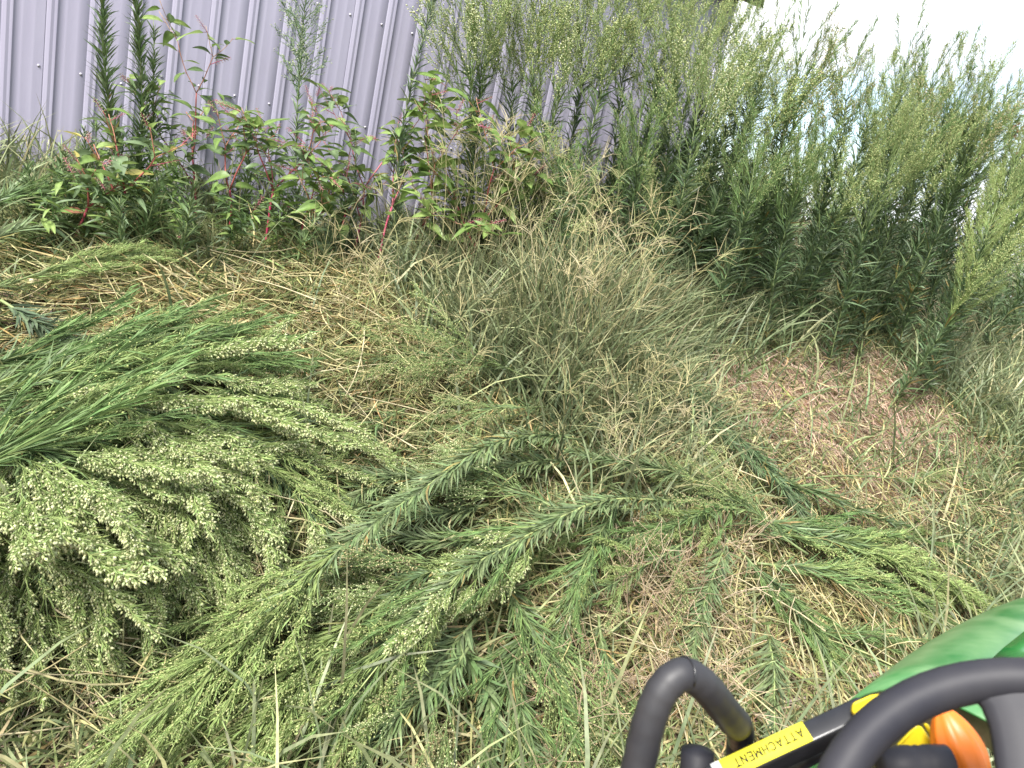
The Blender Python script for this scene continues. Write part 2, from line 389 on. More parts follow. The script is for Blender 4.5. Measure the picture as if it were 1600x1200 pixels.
for kd in ('cream', 'lime', 'tan', 'white'):
    BR[kd] = [branch_mesh(kd, rnd.uniform(.42, .62), 20, 8, .0125, 26, .06, gcol=(G_MID + G_LIME) * .5, tilts=(.22, .55), start=.28, tw=.8, ltilt=(.2, .6)) for _ in range(6)]
BR['green'] = [branch_mesh('lime', rnd.uniform(.40, .58), 14, 5, .0100, 40, .095, gcol=G_MID * np.array([1.0, 1.05, .92]), tilts=(.2, .5), start=.25, tw=.8, ltilt=(.2, .6)) for _ in range(6)]
BR['plume'] = [branch_mesh('cream', rnd.uniform(.50, .66), 34, 17, .0132, 26, .075, .5, G_LIME * .95, (.25, .55), .34, .9, .50, (.12, .4)) for _ in range(6)]
BR['limeplume'] = [branch_mesh('lime', rnd.uniform(.46, .6), 24, 8, .0115, 80, .085, .5, G_LIME * .95, (.22, .45), .35, .5, .5, (.10, .38)) for _ in range(5)]
BR['wisp'] = [branch_mesh('lime', rnd.uniform(.45, .62), 14, 4, .0085, 90, .12, .5, G_MID * np.array([1.05, 1.1, .95]), (.15, .4), .3, .3, .5, (.06, .3)) for _ in range(6)]
BR['sparse'] = [branch_mesh('white', rnd.uniform(.12, .2), 8, 3, .008, 12, .02, gcol=G_GREY * 1.2) for _ in range(3)]
BR['feather'] = [branch_mesh('lime', rnd.uniform(.28, .4), 24, 7, .0090, 80, .075, gcol=G_LIME * 1.05, tilts=(.18, .42), start=.25, tw=.7, ltilt=(.1, .35)) for _ in range(4)]

def horseweed(path, label, group, name='horseweed', up_ref=None, leaf_n=260, leaf_L=.085, leaf_W=.0085, leaf_col=G_GREY, leaf_tilt=.75, leaf_from=.05, leaf_to=.95,
              br=None, br_from=.5, br_to=.98, br_n=14, br_scale=1.0, br_ang=.6, flat=0.0, stem_r=.0065, stem_col=(.16, .20, .08), floor=None, droop=.12, wscale=1.0, dead=.012):
    path = np.asarray(path, float); base = path[0].copy()
    seg = np.r_[0, np.cumsum(np.linalg.norm(np.diff(path, axis=0), axis=1))]; H = seg[-1]; tt = seg / H
    def at(u): return np.stack([np.interp(u, tt, path[:, j]) for j in range(3)], -1)
    def tan(u): return unit(at(np.clip(np.asarray(u) + .03, 0, 1)) - at(np.clip(np.asarray(u) - .03, 0, 1)))
    root = empty(name, base); tag(root, label, 'weed', group)
    # stem
    mb = MB(); u = np.linspace(0, 1, 16); pp = at(u) - base
    sc_ = np.asarray(stem_col)[None] * np.linspace(1.0, 1.25, 16)[:, None]
    tube(mb, pp, stem_r * (1 - .8 * u), 6, sc_); mb.build('stem', M_stem, root)
    # leaves in a spiral
    if leaf_n:
        n = leaf_n; u = np.sort(leaf_from + (leaf_to - leaf_from) * rng.random(n) ** .92); P = at(u) - base; T = tan(u)
        az = np.arange(n) * 2.4 + rng.uniform(-.7, .7, n)
        x = unit(np.cross(T, np.array([.13, .21, .97]) if flat == 0 else np.array([0, 0, 1.0]))); y = np.cross(T, x)
        sx, sy = np.cos(az), np.sin(az)
        if flat: sy = np.where(sy * 0 + (y[:, 2] * sy) < 0, sy * (1 - flat), sy * (1 - .55 * flat))
        S = unit(sx[:, None] * x + sy[:, None] * y)
        ti = leaf_tilt * np.clip(rng.normal(1, .33, n), .3, 2.1)
        D = T * np.cos(ti)[:, None] + S * np.sin(ti)[:, None]
        Lf = leaf_L * (1.0 - .55 * np.clip((u - .45) / .55, 0, 1)) * rng.uniform(.5, 1.25, n)
        if leaf_from < .1: Lf *= np.clip(.75 + u * 1.2, 0, 1)
        Bd = S * .10 + np.array([0, 0, -droop]) + rng.normal(0, .11, (n, 3))
        col = jit(leaf_col, n, .28, .08); dd = rng.random(n) < dead * (1 + 3 * (u < .35)); col[dd] = jit((.30, .24, .09), int(dd.sum()))
        mb = MB(); Pw = P + base
        blades(mb, Pw, D, Bd, Lf, leaf_W * rng.uniform(.75, 1.2, n) * (1 - .4 * u), col, 3, floor=floor, shape=[.5, 1.0, .8, .05])
        mb.V = [v - base for v in mb.V]
        tag(mb.build('leaves', M_leaf, root), kind='stuff')
    # flowering side branches
    if br:
        for i in range(br_n):
            u = br_from + (br_to - br_from) * ((i + rnd.random() * .8) / br_n); p = at(np.array(u)); T = tan(np.array(u))
            az = i * 2.4 + rnd.uniform(-.5, .5)
            x = unit(np.cross(T, (.13, .21, .97) if not flat else (0, 0, 1.0))); y = np.cross(T, x); cx, cy = math.cos(az), math.sin(az)
            if flat: cy *= (1 - flat) if y[2] * cy < 0 else (1 - .6 * flat)
            S = cx * x + cy * y
            a = br_ang * rnd.uniform(.7, 1.25) * (1 - .55 * max(0, (u - .8) / .2) ** 2)
            d = unit(T * math.cos(a) + S * math.sin(a) * (1 if not flat else 1.15) + np.array([0, 0, -.10 * bool(flat)]))
            kd = br if isinstance(br, str) else rnd.choice(br)
            s_ = br_scale * (1.15 - .5 * (u - br_from) / (br_to - br_from + .01)) * rnd.uniform(.8, 1.15)
            me = rnd.choice(BR[kd])
            link('flower_branch', me, root, mat4(frame(d, roll=rnd.uniform(0, 6.28) if not flat else rnd.uniform(-.5, .5)), p - base, s_))
    return root

def standing(top, low, wd, label, group='standing horseweeds on top of the bank', wob=.05, **k):
    A = on_plane(*top, wd); Bq = on_plane(*low, wd); d = Bq - A
    t = 1.0
    while (A + d * t)[2] > ground(*(A + d * t)[:2]) and t < 8: t += .01
    base = A + d * t; L = np.linalg.norm(A - base); n = 14; u = np.linspace(0, 1, n)
    off = unit(np.array([rnd.uniform(-1, 1), rnd.uniform(-1, 1), 0])) * wob * L
    path = base[None] * (1 - u)[:, None] + A[None] * u[:, None] + off[None] * (np.sin(u * math.pi))[:, None]
    path[0, 2] -= .02
    return horseweed(path, label, group, **k)

LEAFY = dict(leaf_n=560, leaf_L=.145, leaf_W=.0130, leaf_tilt=.62, br=None, droop=.06, dead=.01)
BUSH = dict(leaf_n=250, leaf_L=.185, leaf_W=.0160, leaf_col=G_DARK * 1.1, leaf_tilt=.85, leaf_to=.78, br=['lime', 'lime', 'cream'], br_from=.58, br_n=13, br_scale=1.05, br_ang=.46)
ST = [
 ((163, -70), (203, 255), .75, 'tall densely leafy spire, left stem of the pair against the wall', dict(LEAFY, leaf_col=G_MID)),
 ((203, -80), (207, 255), .70, 'tall densely leafy spire, right stem of the pair against the wall', dict(LEAFY, leaf_col=G_MID * 1.1)),
 ((240, 28), (234, 262), .68, 'thin pointed leafy stem just right of the leafy pair', dict(LEAFY, leaf_n=230, leaf_L=.135, leaf_col=G_MID)),
 ((492, -60), (470, 240), .55, 'lone thin pale stem with a sparse airy white flowering top before the wall', dict(LEAFY, leaf_n=190, leaf_L=.10, leaf_col=G_GREY * 1.3, br='sparse', br_from=.60, br_n=30, br_scale=1.5, br_ang=.75)),
 ((385, 165), (380, 250), .6, 'short leafy tip rising above the red stemmed thicket', dict(LEAFY, leaf_n=160, leaf_L=.10, leaf_col=G_MID)),
 ((690, -40), (632, 330), .9, 'leafy grey green stem leaning right beside the large pokeweed leaves', dict(LEAFY, leaf_n=330, leaf_L=.135, leaf_col=G_GREY)),
 ((555, 195), (545, 330), .7, 'slender short stem behind the pink stemmed pokeweed', dict(LEAFY, leaf_n=150, leaf_L=.10, leaf_col=G_GREY)),
 ((735, -25), (716, 330), .8, 'bushy lime flowering horseweed, leftmost of the flowering clump mid wall', dict(BUSH, br_from=.6, br=['cream', 'lime'], br_n=17)),
 ((775, -35), (742, 330), .7, 'lime flowering horseweed with the broadest crown of the mid wall clump', dict(BUSH, br_from=.58, br=['cream', 'lime'], br_n=18)),
 ((815, 0), (760, 330), .6, 'flowering horseweed in the middle of the clump by the wall', dict(BUSH, br_from=.62)),
 ((855, 8), (800, 330), .65, 'flowering horseweed at the right edge of the mid wall clump', dict(BUSH, br_from=.66, br_n=18)),
 ((832, 90), (812, 330), .95, 'dark leafy stem without flowers below the mid wall clump', dict(LEAFY, leaf_n=260, leaf_L=.13, leaf_col=G_DARK)),
 ((925, 10), (858, 300), .9, 'horseweed leaning over the gap where wall shows right of the clump', dict(BUSH)),
 ((950, -40), (900, 280), .75, 'tall horseweed with dense pale lime head left of the wall corner', dict(BUSH, br=['lime', 'cream'], br_n=18)),
 ((985, -30), (930, 260), .95, 'horseweed whose dark leafy stem stands behind the tall straw grass', dict(BUSH)),
 ((1005, -70), (960, 280), .65, 'tall horseweed rising past the top edge, left of the dark stem', dict(BUSH, br=['lime', 'cream'])),
 ((1045, -60), (995, 230), .8, 'horseweed with a dark straight central stem near the wall corner', dict(BUSH)),
 ((1065, -20), (1020, 280), 1.05, 'horseweed in front of the wall corner with yellow green head', dict(BUSH, br=['lime', 'cream'])),
 ((1085, -80), (1030, 260), .7, 'tallest horseweed just left of the wall corner', dict(BUSH)),
 ((1125, -45), (1050, 280), .85, 'horseweed standing right at the wall corner under the eave', dict(BUSH)),
 ((1110, 60), (1040, 340), 1.35, 'shorter horseweed in front of the corner with dark lower leaves', dict(BUSH, leaf_col=G_DARK)),
 ((1185, -15), (1078, 262), .9, 'open horseweed leaning right, first one against bright cloud', dict(BUSH, br=['green', 'lime'], br_n=12, leaf_n=210)),
 ((1158, 20), (1066, 262), .75, 'leafy horseweed close beside the wall corner trim', dict(BUSH, br_n=16, leaf_n=380)),
 ((1172, 70), (1092, 270), .85, 'half height leafy horseweed right of the wall corner', dict(BUSH, br_n=14, leaf_n=400, leaf_to=.95)),
 ((1205, 80), (1112, 300), 1.15, 'half height horseweed in front of the first open stems', dict(BUSH, br_n=14, leaf_n=380, leaf_to=.95)),
 ((1230, 10), (1122, 275), 1.0, 'open horseweed with curling leaves in silhouette against the cloud', dict(BUSH, br=['green', 'lime'], br_n=12, leaf_n=210)),
 ((1268, 15), (1188, 262), 1.1, 'slim horseweed at the left of the white sky gap', dict(BUSH, br=['green'], br_n=15, leaf_n=200)),
 ((1300, 55), (1228, 270), 1.25, 'horseweed at the right of the white sky gap with dark leafy stem', dict(BUSH, br=['green', 'tan'], br_n=18)),
 ((1345, 35), (1262, 330), 1.1, 'feather topped horseweed, leftmost of the big right hand group', dict(BUSH, br=['green', 'tan'])),
 ((1385, 75), (1300, 330), 1.3, 'dense green horseweed behind the brown dead weed', dict(BUSH, br=['lime', 'green'])),
 ((1435, 20), (1345, 330), 1.0, 'horseweed with the highest feathery tip of the right hand group', dict(BUSH, br=['green'])),
 ((1470, 60), (1375, 360), 1.2, 'horseweed in the thick middle of the right hand group', dict(BUSH, br=['lime', 'tan', 'green'])),
 ((1515, 45), (1405, 400), 1.05, 'tan flowering horseweed spreading before the pale cloud', dict(BUSH, br=['tan', 'green'], br_n=18)),
 ((1555, 75), (1430, 420), 1.2, 'tan headed horseweed leaning furthest right into the sky', dict(BUSH, br=['tan', 'lime'], br_n=18)),
 ((1420, 170), (1345, 420), 1.55, 'yellow green horseweed in front of the right hand group', dict(BUSH, br=['lime'], br_n=18)),
 ((1560, 150), (1455, 430), 1.35, 'horseweed below the blue patch of sky', dict(BUSH, br=['lime', 'green'])),
 ((1610, 175), (1480, 450), 1.5, 'bright green horseweed bending out of the right edge', dict(BUSH, br=['lime', 'feather'], br_n=18)),
 ((1570, 265), (1462, 500), 1.95, 'lime horseweed low in front at the right edge', dict(BUSH, br=['lime', 'feather'], br_n=20, br_from=.4)),
 ((1620, 280), (1500, 520), 1.9, 'pale lime horseweed cut by the right edge', dict(BUSH, br=['feather', 'lime'], br_n=18, br_from=.4)),
 ((1290, 190), (1235, 400), 1.5, 'short dark horseweed under the sky gap', dict(BUSH, br=['green'], br_n=14, leaf_col=G_DARK)),
 ((1195, 200), (1130, 400), 1.45, 'short dark horseweed left of the sky gap', dict(BUSH, br=['green'], br_n=14, leaf_col=G_DARK)),
 ((1000, 170), (965, 380), 1.3, 'short dark leafy horseweed behind the straw coloured grass', dict(BUSH, br=['green'], br_n=10, leaf_col=G_DARK)),
]
for i, (x, y, wd) in enumerate([(1015, 190, .5), (1048, 150, .35), (1075, 200, .55), (1098, 170, .4), (1120, 210, .6), (1060, 250, .9), (980, 215, .7), (1140, 255, .8)]):
    ST.append(((x, y), (x - 38, y + 160), wd, 'dark leafy stem packed at the foot of the wall corner, ' + ['leftmost but one', 'third from left', 'fourth from left', 'fifth from left', 'sixth from left', 'low and in front', 'leftmost', 'rightmost'][i], dict(LEAFY, leaf_n=360, leaf_L=.19, leaf_W=.017, leaf_col=G_DARK * 1.15, leaf_tilt=.85, droop=.16)))
for (tp, lw, wd, lab, k) in ST:
    if tp[0] > 1320 and 'br_n' in k: k = dict(k, br_n=k['br_n'] + 3, leaf_n=340, leaf_to=.88)
    if 'br_n' in k and k['br_n'] > 11: tp = (tp[0] - 12, tp[1] + (55 if tp[0] > 1320 else 35))
    standing(tp, lw, wd, lab, **k)

# more of the same in the depth of the weed bank
DEEP = [(2.7, 'left of the wall corner'), (3.6, 'below the wall corner and eave'), (4.4, 'under the white sky gap'), (5.3, 'behind the brown dead weed'), (6.4, 'toward the right edge'), (10, 'at its far right end')]
for i in range(96):
    s_ = 1.9 + 6.6 * ((i + rnd.random()) / 96) ** .9; wd = rnd.uniform(.1, 1.5) + (max(0, s_ - 4.2) * rnd.uniform(-.5, .25)); hgt = rnd.uniform(.85, 1.75) * (1.0 if s_ > 3.4 else .75)
    b = wn * (WD - wd) + ws * s_; g = float(ground(b[0], b[1])); ln = rng.normal(0, .14, 2); u = np.linspace(0, 1, 8)[:, None]
    tall = False
    tx, ty, _d = project(np.array([b[0], b[1], g + hgt]))
    if tx > 1680: continue
    if 1165 < tx < 1285 or tx < 905: hgt *= .55
    elif tx > 1325:
        tall = True; hgt = 2.6; lim = np.interp(tx, [1325, 1450, 1560, 1610, 1720], [120, 90, 140, 240, 360]) + rnd.uniform(0, 170)
        while hgt > .7 and project(np.array([b[0], b[1], g + hgt]))[1] < lim: hgt -= .05
    if 1165 < tx < 1285:
        hgt = 1.8; lim = rnd.uniform(265, 345)
        while hgt > .5 and project(np.array([b[0], b[1], g + hgt]))[1] < lim: hgt -= .05
    elif 1060 < tx <= 1165: hgt *= 1.15
    path = np.array([b[0], b[1], g - .02]) + u * np.array([ln[0] * hgt, ln[1] * hgt, hgt]) + (u ** 2) * np.array([rnd.uniform(-.1, .1), rnd.uniform(-.1, .1), 0])
    horseweed(path, 'dark horseweed packed deep in the weed bank ' + next(t for a, t in DEEP if s_ < a), 'horseweeds packed deep in the weed bank', **dict(BUSH, leaf_n=300, leaf_L=.18, br=(['green'] if i % 3 else ['lime']), br_n=7 if tall else 4, br_from=.58 if tall else .75, leaf_col=G_DARK * rnd.uniform(.9, 1.3), leaf_to=1.0, dead=.02))
for i in range(30):
    hgt = rnd.uniform(.32, .66); b = hit(40 + 620 * (i + rnd.random()) / 30, rnd.uniform(335, 432)); g = float(ground(b[0], b[1])); ln = rng.normal(0, .2, 2); u = np.linspace(0, 1, 8)[:, None]
    path = np.array([b[0], b[1], g - .02]) + u * np.array([ln[0] * hgt, ln[1] * hgt, hgt])
    horseweed(path, 'low leafy shoot packed ' + ('at the left end of the thicket' if i < 10 else 'in the dark middle of the thicket' if i < 20 else 'at the right end of the thicket near the pink pokeweeds'), 'leafy shoots packed among the pokeweeds', **dict(LEAFY, leaf_n=120, leaf_L=.13, leaf_col=G_MID * rnd.uniform(.75, 1.2), leaf_tilt=.8))

# ------------------------------------------------------------------ cut horseweeds lying on the bank
LYPTS = []
def lying(pix, label, h=(.10, .16), group='cut horseweeds lying on the bank', sag=.0, **k):
    pts = [hit(x, y, 0.12) for x, y in pix]; pts = np.array(pts)
    h = tuple(q * .85 + .07 for q in h)
    n = 18; u = np.linspace(0, 1, n); tt = np.linspace(0, 1, len(pts))
    if len(pts) >= 3:                                       # smooth the corner
        c = np.array([np.interp(u, tt, pts[:, j]) for j in range(3)]).T
        for _ in range(6): c[1:-1] = .25 * c[:-2] + .5 * c[1:-1] + .25 * c[2:]
    else: c = np.array([np.interp(u, tt, pts[:, j]) for j in range(3)]).T
    hh = np.interp(u, np.linspace(0, 1, len(h)), h)
    side = np.array([-(c[-1] - c[0])[1], (c[-1] - c[0])[0], 0]); c += unit(side) * (np.sin(u * math.pi * rnd.uniform(.8, 1.6)) * rnd.uniform(-.04, .04))[:, None]
    c[:, 2] = ground(c[:, 0], c[:, 1]) + hh
    LYPTS.append(c[:, :2].copy()); k.setdefault('floor', .015); k.setdefault('flat', .8)
    return horseweed(c, label, group, name='cut_horseweed', **k)
FL = dict(leaf_n=170, leaf_L=.11, leaf_W=.0085, leaf_col=G_MID, leaf_tilt=.55, leaf_to=.9, br=['plume'], br_from=.12, br_n=25, br_scale=.95, br_ang=.55, stem_r=.0065)
GR = dict(leaf_n=280, leaf_L=.13, leaf_W=.008, leaf_col=G_MID, leaf_tilt=.5, br=['wisp', 'wisp', 'limeplume'], br_from=.12, br_n=24, br_ang=.34)
BL = dict(dead=.012, leaf_n=420, leaf_L=.150, leaf_W=.0098, leaf_col=G_GREY * np.array([1.42, 1.34, 1.08]), leaf_tilt=.46, droop=.08, leaf_to=1.0, br=None, stem_col=(.20, .25, .10))
FE = dict(leaf_n=150, leaf_L=.10, leaf_W=.0065, leaf_col=G_LIME * .7, leaf_tilt=.45, br=['feather'], br_from=.35, br_n=26, br_ang=.42)
LY = [
 ([(-150, 700), (120, 640), (370, 560)], 'cut weed with fine green tips pointing at the strawy patch, uppermost of the left pile', (.2, .32, .2), dict(GR)),
 ([(-130, 640), (60, 600), (300, 535)], 'cut weed along the top edge of the left pile, soft green', (.15, .22, .15), dict(GR, br=['wisp'])),
 ([(-150, 760), (100, 690), (420, 615)], 'cut weed with long green sprays across the upper left pile', (.25, .38, .22), dict(GR)),
 ([(-120, 820), (60, 740), (330, 690)], 'cut weed with bare green stem entering at the left edge', (.3, .36, .25), dict(GR, br=['wisp', 'plume'])),
 ([(120, 640), (330, 640), (520, 690)], 'cream flowering cut weed at the right tip of the left pile', (.2, .24, .12), dict(FL)),
 ([(150, 600), (300, 690), (545, 890)], 'cut weed whose dark leafy stem runs down right to a flowering tip', (.25, .26, .10), dict(FL, leaf_n=320, leaf_col=G_DARK * 1.2, br=['plume', 'limeplume'], br_from=.4, br_n=18)),
 ([(200, 650), (380, 720), (530, 780)], 'cut weed with yellow green fingers of blossom at the right of the left pile', (.2, .2, .1), dict(FL, br=['limeplume', 'plume'])),
 ([(60, 700), (150, 830), (275, 985)], 'cream flowering cut weed with green stem pointing down at the grass tuft', (.34, .36, .14), dict(FL, leaf_n=220)),
 ([(40, 690), (200, 760), (390, 860)], 'cream flowering cut weed in the middle of the left pile', (.36, .38, .15), dict(FL, br_n=28)),
 ([(-60, 720), (30, 860), (80, 1005)], 'cream flowering cut weed hanging down near the left edge', (.36, .38, .14), dict(FL, br_n=28)),
 ([(-150, 800), (-40, 900), (20, 985)], 'cream flowering cut weed cut off by the left edge', (.34, .34, .14), dict(FL, br_n=26)),
 ([(-50, 780), (80, 860), (190, 925)], 'heaviest cream blossom spray low in the left pile', (.40, .40, .18), dict(FL, br_n=30)),
 ([(100, 740), (230, 800), (330, 930)], 'cream blossom spray over the dark gap of the left pile', (.36, .36, .14), dict(FL, br_n=26)),
 ([(-140, 880), (0, 840), (150, 790)], 'cut weed with lime twigs crossing the left edge of the pile', (.3, .42, .34), dict(GR, br=['limeplume', 'wisp'])),
 ([(0, 500), (80, 560), (170, 610)], 'broad leaved blue green cut weed under the brown leaf litter', (.16, .18, .1), dict(BL, leaf_W=.013, leaf_n=260, leaf_col=G_GREY * .8)),
 ([(-90, 480), (60, 450), (235, 408)], 'bright feathery cut weed at the foot of the shed, upper left', (.10, .16, .10), dict(FE, br_n=20, br_scale=.8)),
 ([(-80, 400), (20, 385), (110, 360)], 'blue green cut weed lying against the foot of the wall at left edge', (.12, .18, .12), dict(BL, leaf_n=260)),
 ([(-60, 350), (20, 335), (90, 330)], 'pale grassy cut weed at the left edge below the wall', (.12, .2, .12), dict(GR, br_n=12, br_scale=.6)),
 # the bundle in the lower middle
 ([(900, 722), (720, 775), (500, 970), (240, 1185)], 'long cut weed with braided leaves and a lime feathery tip, lower middle', (.20, .36, .36, .22), dict(BL, leaf_n=640, leaf_to=.82, br=['feather'], br_from=.66, br_n=22, br_ang=.34, br_scale=1.05)),
 ([(1085, 808), (900, 880), (700, 985), (520, 1150)], 'long cut weed with pale stripped stem and buds on both sides, lower middle', (.18, .34, .36, .22), dict(BL, leaf_n=520, leaf_to=.85, br=['limeplume', 'plume', 'wisp'], br_from=.42, br_n=16, br_scale=.8, br_ang=.42, stem_col=(.26, .30, .12), stem_r=.008)),
 ([(905, 735), (720, 790), (535, 815)], 'leafy cut weed pointing left from the middle of the heap', (.10, .18, .10), dict(BL, leaf_n=420)),
 ([(760, 800), (640, 830), (515, 845)], 'leafy cut weed lowest of the pair pointing left', (.10, .14, .08), dict(BL, leaf_n=340)),
 ([(700, 750), (590, 770), (520, 800)], 'short leafy shoot pointing left, uppermost of the heap', (.10, .12, .08), dict(BL, leaf_n=260)),
 ([(1000, 800), (850, 850), (705, 905)], 'leafy cut weed beneath the long pale stem', (.08, .14, .10), dict(BL, leaf_n=420, leaf_W=.013)),
 ([(930, 850), (820, 820), (715, 790)], 'cut weed with cream bud cluster above the leafy bundle', (.16, .24, .2), dict(FL, leaf_n=120, br=['cream'], br_from=.45, br_n=13, br_scale=.75)),
 ([(770, 930), (840, 1040), (925, 1150)], 'fine leaved cut weed pointing down right toward the black rail', (.16, .16, .08), dict(GR, br=['green', 'lime'], br_n=18, leaf_n=240)),
 ([(735, 1000), (640, 1090), (550, 1210)], 'leafy cut weed under the bundle, its tip leaving the bottom edge', (.16, .16, .1), dict(BL, leaf_n=360)),
 ([(700, 1010), (760, 1100), (770, 1230)], 'broad leaved cut shoot hanging at the bottom edge', (.12, .12, .08), dict(BL, leaf_n=170, leaf_W=.015, leaf_L=.11, leaf_col=G_MID)),
 ([(640, 960), (480, 1080), (400, 1210)], 'lime feathery cut weed at the bottom left of the bundle', (.2, .2, .12), dict(FE, br_n=28)),
 ([(600, 900), (430, 1010), (300, 1110)], 'lime feathery cut weed topping the left side of the bundle', (.18, .2, .12), dict(FE, br_n=24, br_from=.45)),
 ([(720, 960), (600, 1060), (480, 1200)], 'cut weed with lime buds between the two leafy stems', (.2, .2, .12), dict(FL, br=['limeplume'], br_n=18, leaf_col=G_MID)),
 ([(760, 930), (640, 960), (540, 1010)], 'cut weed with cream buds beside the braided leaves', (.24, .24, .16), dict(FL, br=['cream', 'tan'], br_n=16, br_scale=.75)),
 ([(720, 1060), (640, 1120), (560, 1190)], 'cut weed with cream buds near the bottom edge', (.2, .18, .12), dict(FL, br=['cream', 'tan'], br_n=14, br_scale=.7)),
 ([(870, 630), (770, 605), (660, 590)], 'yellowish flowering cut weed spread before the tall grass', (.16, .22, .16), dict(FL, br=['tan', 'lime'], br_from=.4, br_n=18, br_ang=.75, br_scale=.85, leaf_n=90)),
 ([(850, 650), (760, 660), (690, 690)], 'lower yellowish spray beside the tall grass', (.12, .16, .10), dict(FL, br=['tan', 'lime'], br_from=.4, br_n=12, br_scale=.75, leaf_n=60)),
 ([(720, 560), (640, 555), (540, 575)], 'faint lime bud spray lying in the mown strip', (.08, .1, .06), dict(FL, br=['tan', 'lime'], br_from=.3, br_n=12, br_scale=.7, leaf_n=40)),
 # right side of the heap
 ([(1050, 590), (1110, 680), (1260, 800)], 'dark green cut weed sloping down right beside the bare patch', (.2, .2, .1), dict(BL, leaf_n=460, leaf_col=G_DARK * 1.2)),
 ([(1040, 560), (1075, 660), (1180, 760)], 'dark green cut weed uppermost beside the bare patch', (.18, .22, .14), dict(BL, leaf_n=420, leaf_col=G_DARK * 1.15, leaf_W=.008)),
 ([(1150, 700), (1210, 780), (1300, 850)], 'dark cut weed ending below the pale seed spike', (.12, .14, .08), dict(BL, leaf_n=360, leaf_col=G_DARK * 1.1)),
 ([(1160, 850), (1330, 880), (1530, 955)], 'cut weed with a lime feathered tip reaching the green hood', (.12, .22, .14), dict(GR, leaf_n=340, br=['feather'], br_from=.35, br_n=28, br_ang=.36)),
 ([(1180, 890), (1330, 910), (1470, 975)], 'cut weed lying below the feathered tip near the hood', (.10, .16, .10), dict(GR, leaf_n=320, br=['feather', 'green'], br_n=22, br_ang=.36)),
 ([(1130, 830), (1290, 830), (1430, 850)], 'cut weed with green sprays lying right of the heap', (.10, .14, .10), dict(GR, br_n=18)),
 ([(1250, 900), (1170, 850), (1085, 790)], 'tan budded cut weed on top of the heap', (.2, .26, .2), dict(FL, br=['tan', 'lime'], br_from=.35, br_n=16, br_scale=.75, leaf_n=80)),
 ([(1230, 975), (1320, 985), (1415, 1010)], 'short green cut weed on pale hay left of the hood', (.06, .08, .05), dict(GR, br_n=12, br_scale=.6, leaf_n=140)),
 ([(1195, 985), (1200, 1060), (1205, 1180)], 'leafy cut stem pointing down at the yellow decal', (.1, .12, .08), dict(BL, leaf_n=190, leaf_W=.010, stem_col=(.24, .30, .12))),
 ([(1290, 990), (1282, 1080), (1270, 1190)], 'short leafy cut stem left of the steering wheel', (.06, .08, .05), dict(BL, leaf_n=150, leaf_W=.007, leaf_L=.05, stem_col=(.24, .30, .12))),
 ([(1260, 745), (1370, 745), (1465, 738)], 'thin cut weed with bare stem lying across the bare patch', (.05, .06, .06), dict(GR, leaf_n=50, br=['green', 'lime'], br_from=.6, br_n=9, br_scale=.6)),
 ([(1052, 790), (1055, 730), (1058, 670)], 'upright stripped pale green stem in front of the tall grass', (.12, .30, .42), dict(BL, flat=0, leaf_n=90, leaf_L=.06, leaf_W=.007, stem_r=.0055, stem_col=(.24, .29, .12), leaf_from=.3)),
 ([(880, 680), (800, 700), (700, 715)], 'dull green cut shoot in the hay above the leafy bundle', (.06, .08, .05), dict(BL, leaf_n=160, leaf_col=G_MID)),

 ([(1120, 790), (1000, 770), (880, 745)], 'leafy cut weed crowning the heap behind the pale stem', (.18, .26, .2), dict(BL, leaf_n=380)),
 ([(1180, 800), (1060, 850), (930, 900)], 'cut weed with soft green sprays over the middle of the heap', (.2, .26, .16), dict(GR, br_n=16, br_scale=.75)),
 ([(1090, 850), (980, 930), (860, 1010)], 'cut weed with tan buds drooping below the long pale stem', (.18, .22, .14), dict(FL, br=['limeplume', 'tan'], br_n=15, br_scale=.7, leaf_n=120)),
 ([(1130, 870), (1110, 960), (1080, 1060)], 'leafy cut weed sliding down toward the bend of the black rail', (.18, .2, .1), dict(BL, leaf_n=300)),
 ([(1150, 880), (1230, 950), (1290, 1030)], 'thin green cut weed between the heap and the short leafy stems', (.14, .14, .08), dict(GR, br_n=12, br_scale=.65, leaf_n=200)),
 ([(960, 820), (900, 960), (870, 1090)], 'green cut weed hanging over the tan stalks by the black rail', (.2, .2, .12), dict(GR, br=['wisp', 'limeplume'], br_n=14, br_scale=.7, leaf_n=220)),
 ([(1200, 760), (1290, 800), (1420, 830)], 'dark leafy cut weed reaching right below the bare patch', (.12, .16, .1), dict(BL, leaf_n=340, leaf_col=G_MID)),
 ([(1180, 830), (1300, 870), (1420, 900)], 'leafy cut weed tucked above the lime feathered tip', (.14, .18, .1), dict(BL, leaf_n=360, leaf_col=G_MID)),
 ([(760, 730), (660, 770), (545, 750)], 'small leafy cut weed at the top left of the heap', (.10, .14, .08), dict(BL, leaf_n=240)),
 ([(800, 850), (690, 880), (590, 870)], 'leafy cut weed crossing under the braided one', (.14, .2, .14), dict(BL, leaf_n=320)),
 ([(840, 990), (800, 1090), (820, 1200)], 'green cut weed drooping off the bottom edge near the black rail', (.14, .14, .1), dict(GR, br_n=14, br_scale=.7, leaf_n=220)),
 ([(930, 980), (960, 1070), (950, 1180)], 'small cut weed with tan buds left of the black rail foot', (.12, .12, .08), dict(FL, br=['tan', 'lime'], br_n=11, br_scale=.6, leaf_n=70)),
 ([(640, 640), (570, 690), (470, 700)], 'pale cut shoot in the mown strip right of the left pile', (.08, .1, .06), dict(GR, br_n=10, br_scale=.6, leaf_n=120)),
]
for (px_, lab, h, k) in LY: lying(px_, lab, h, **k)

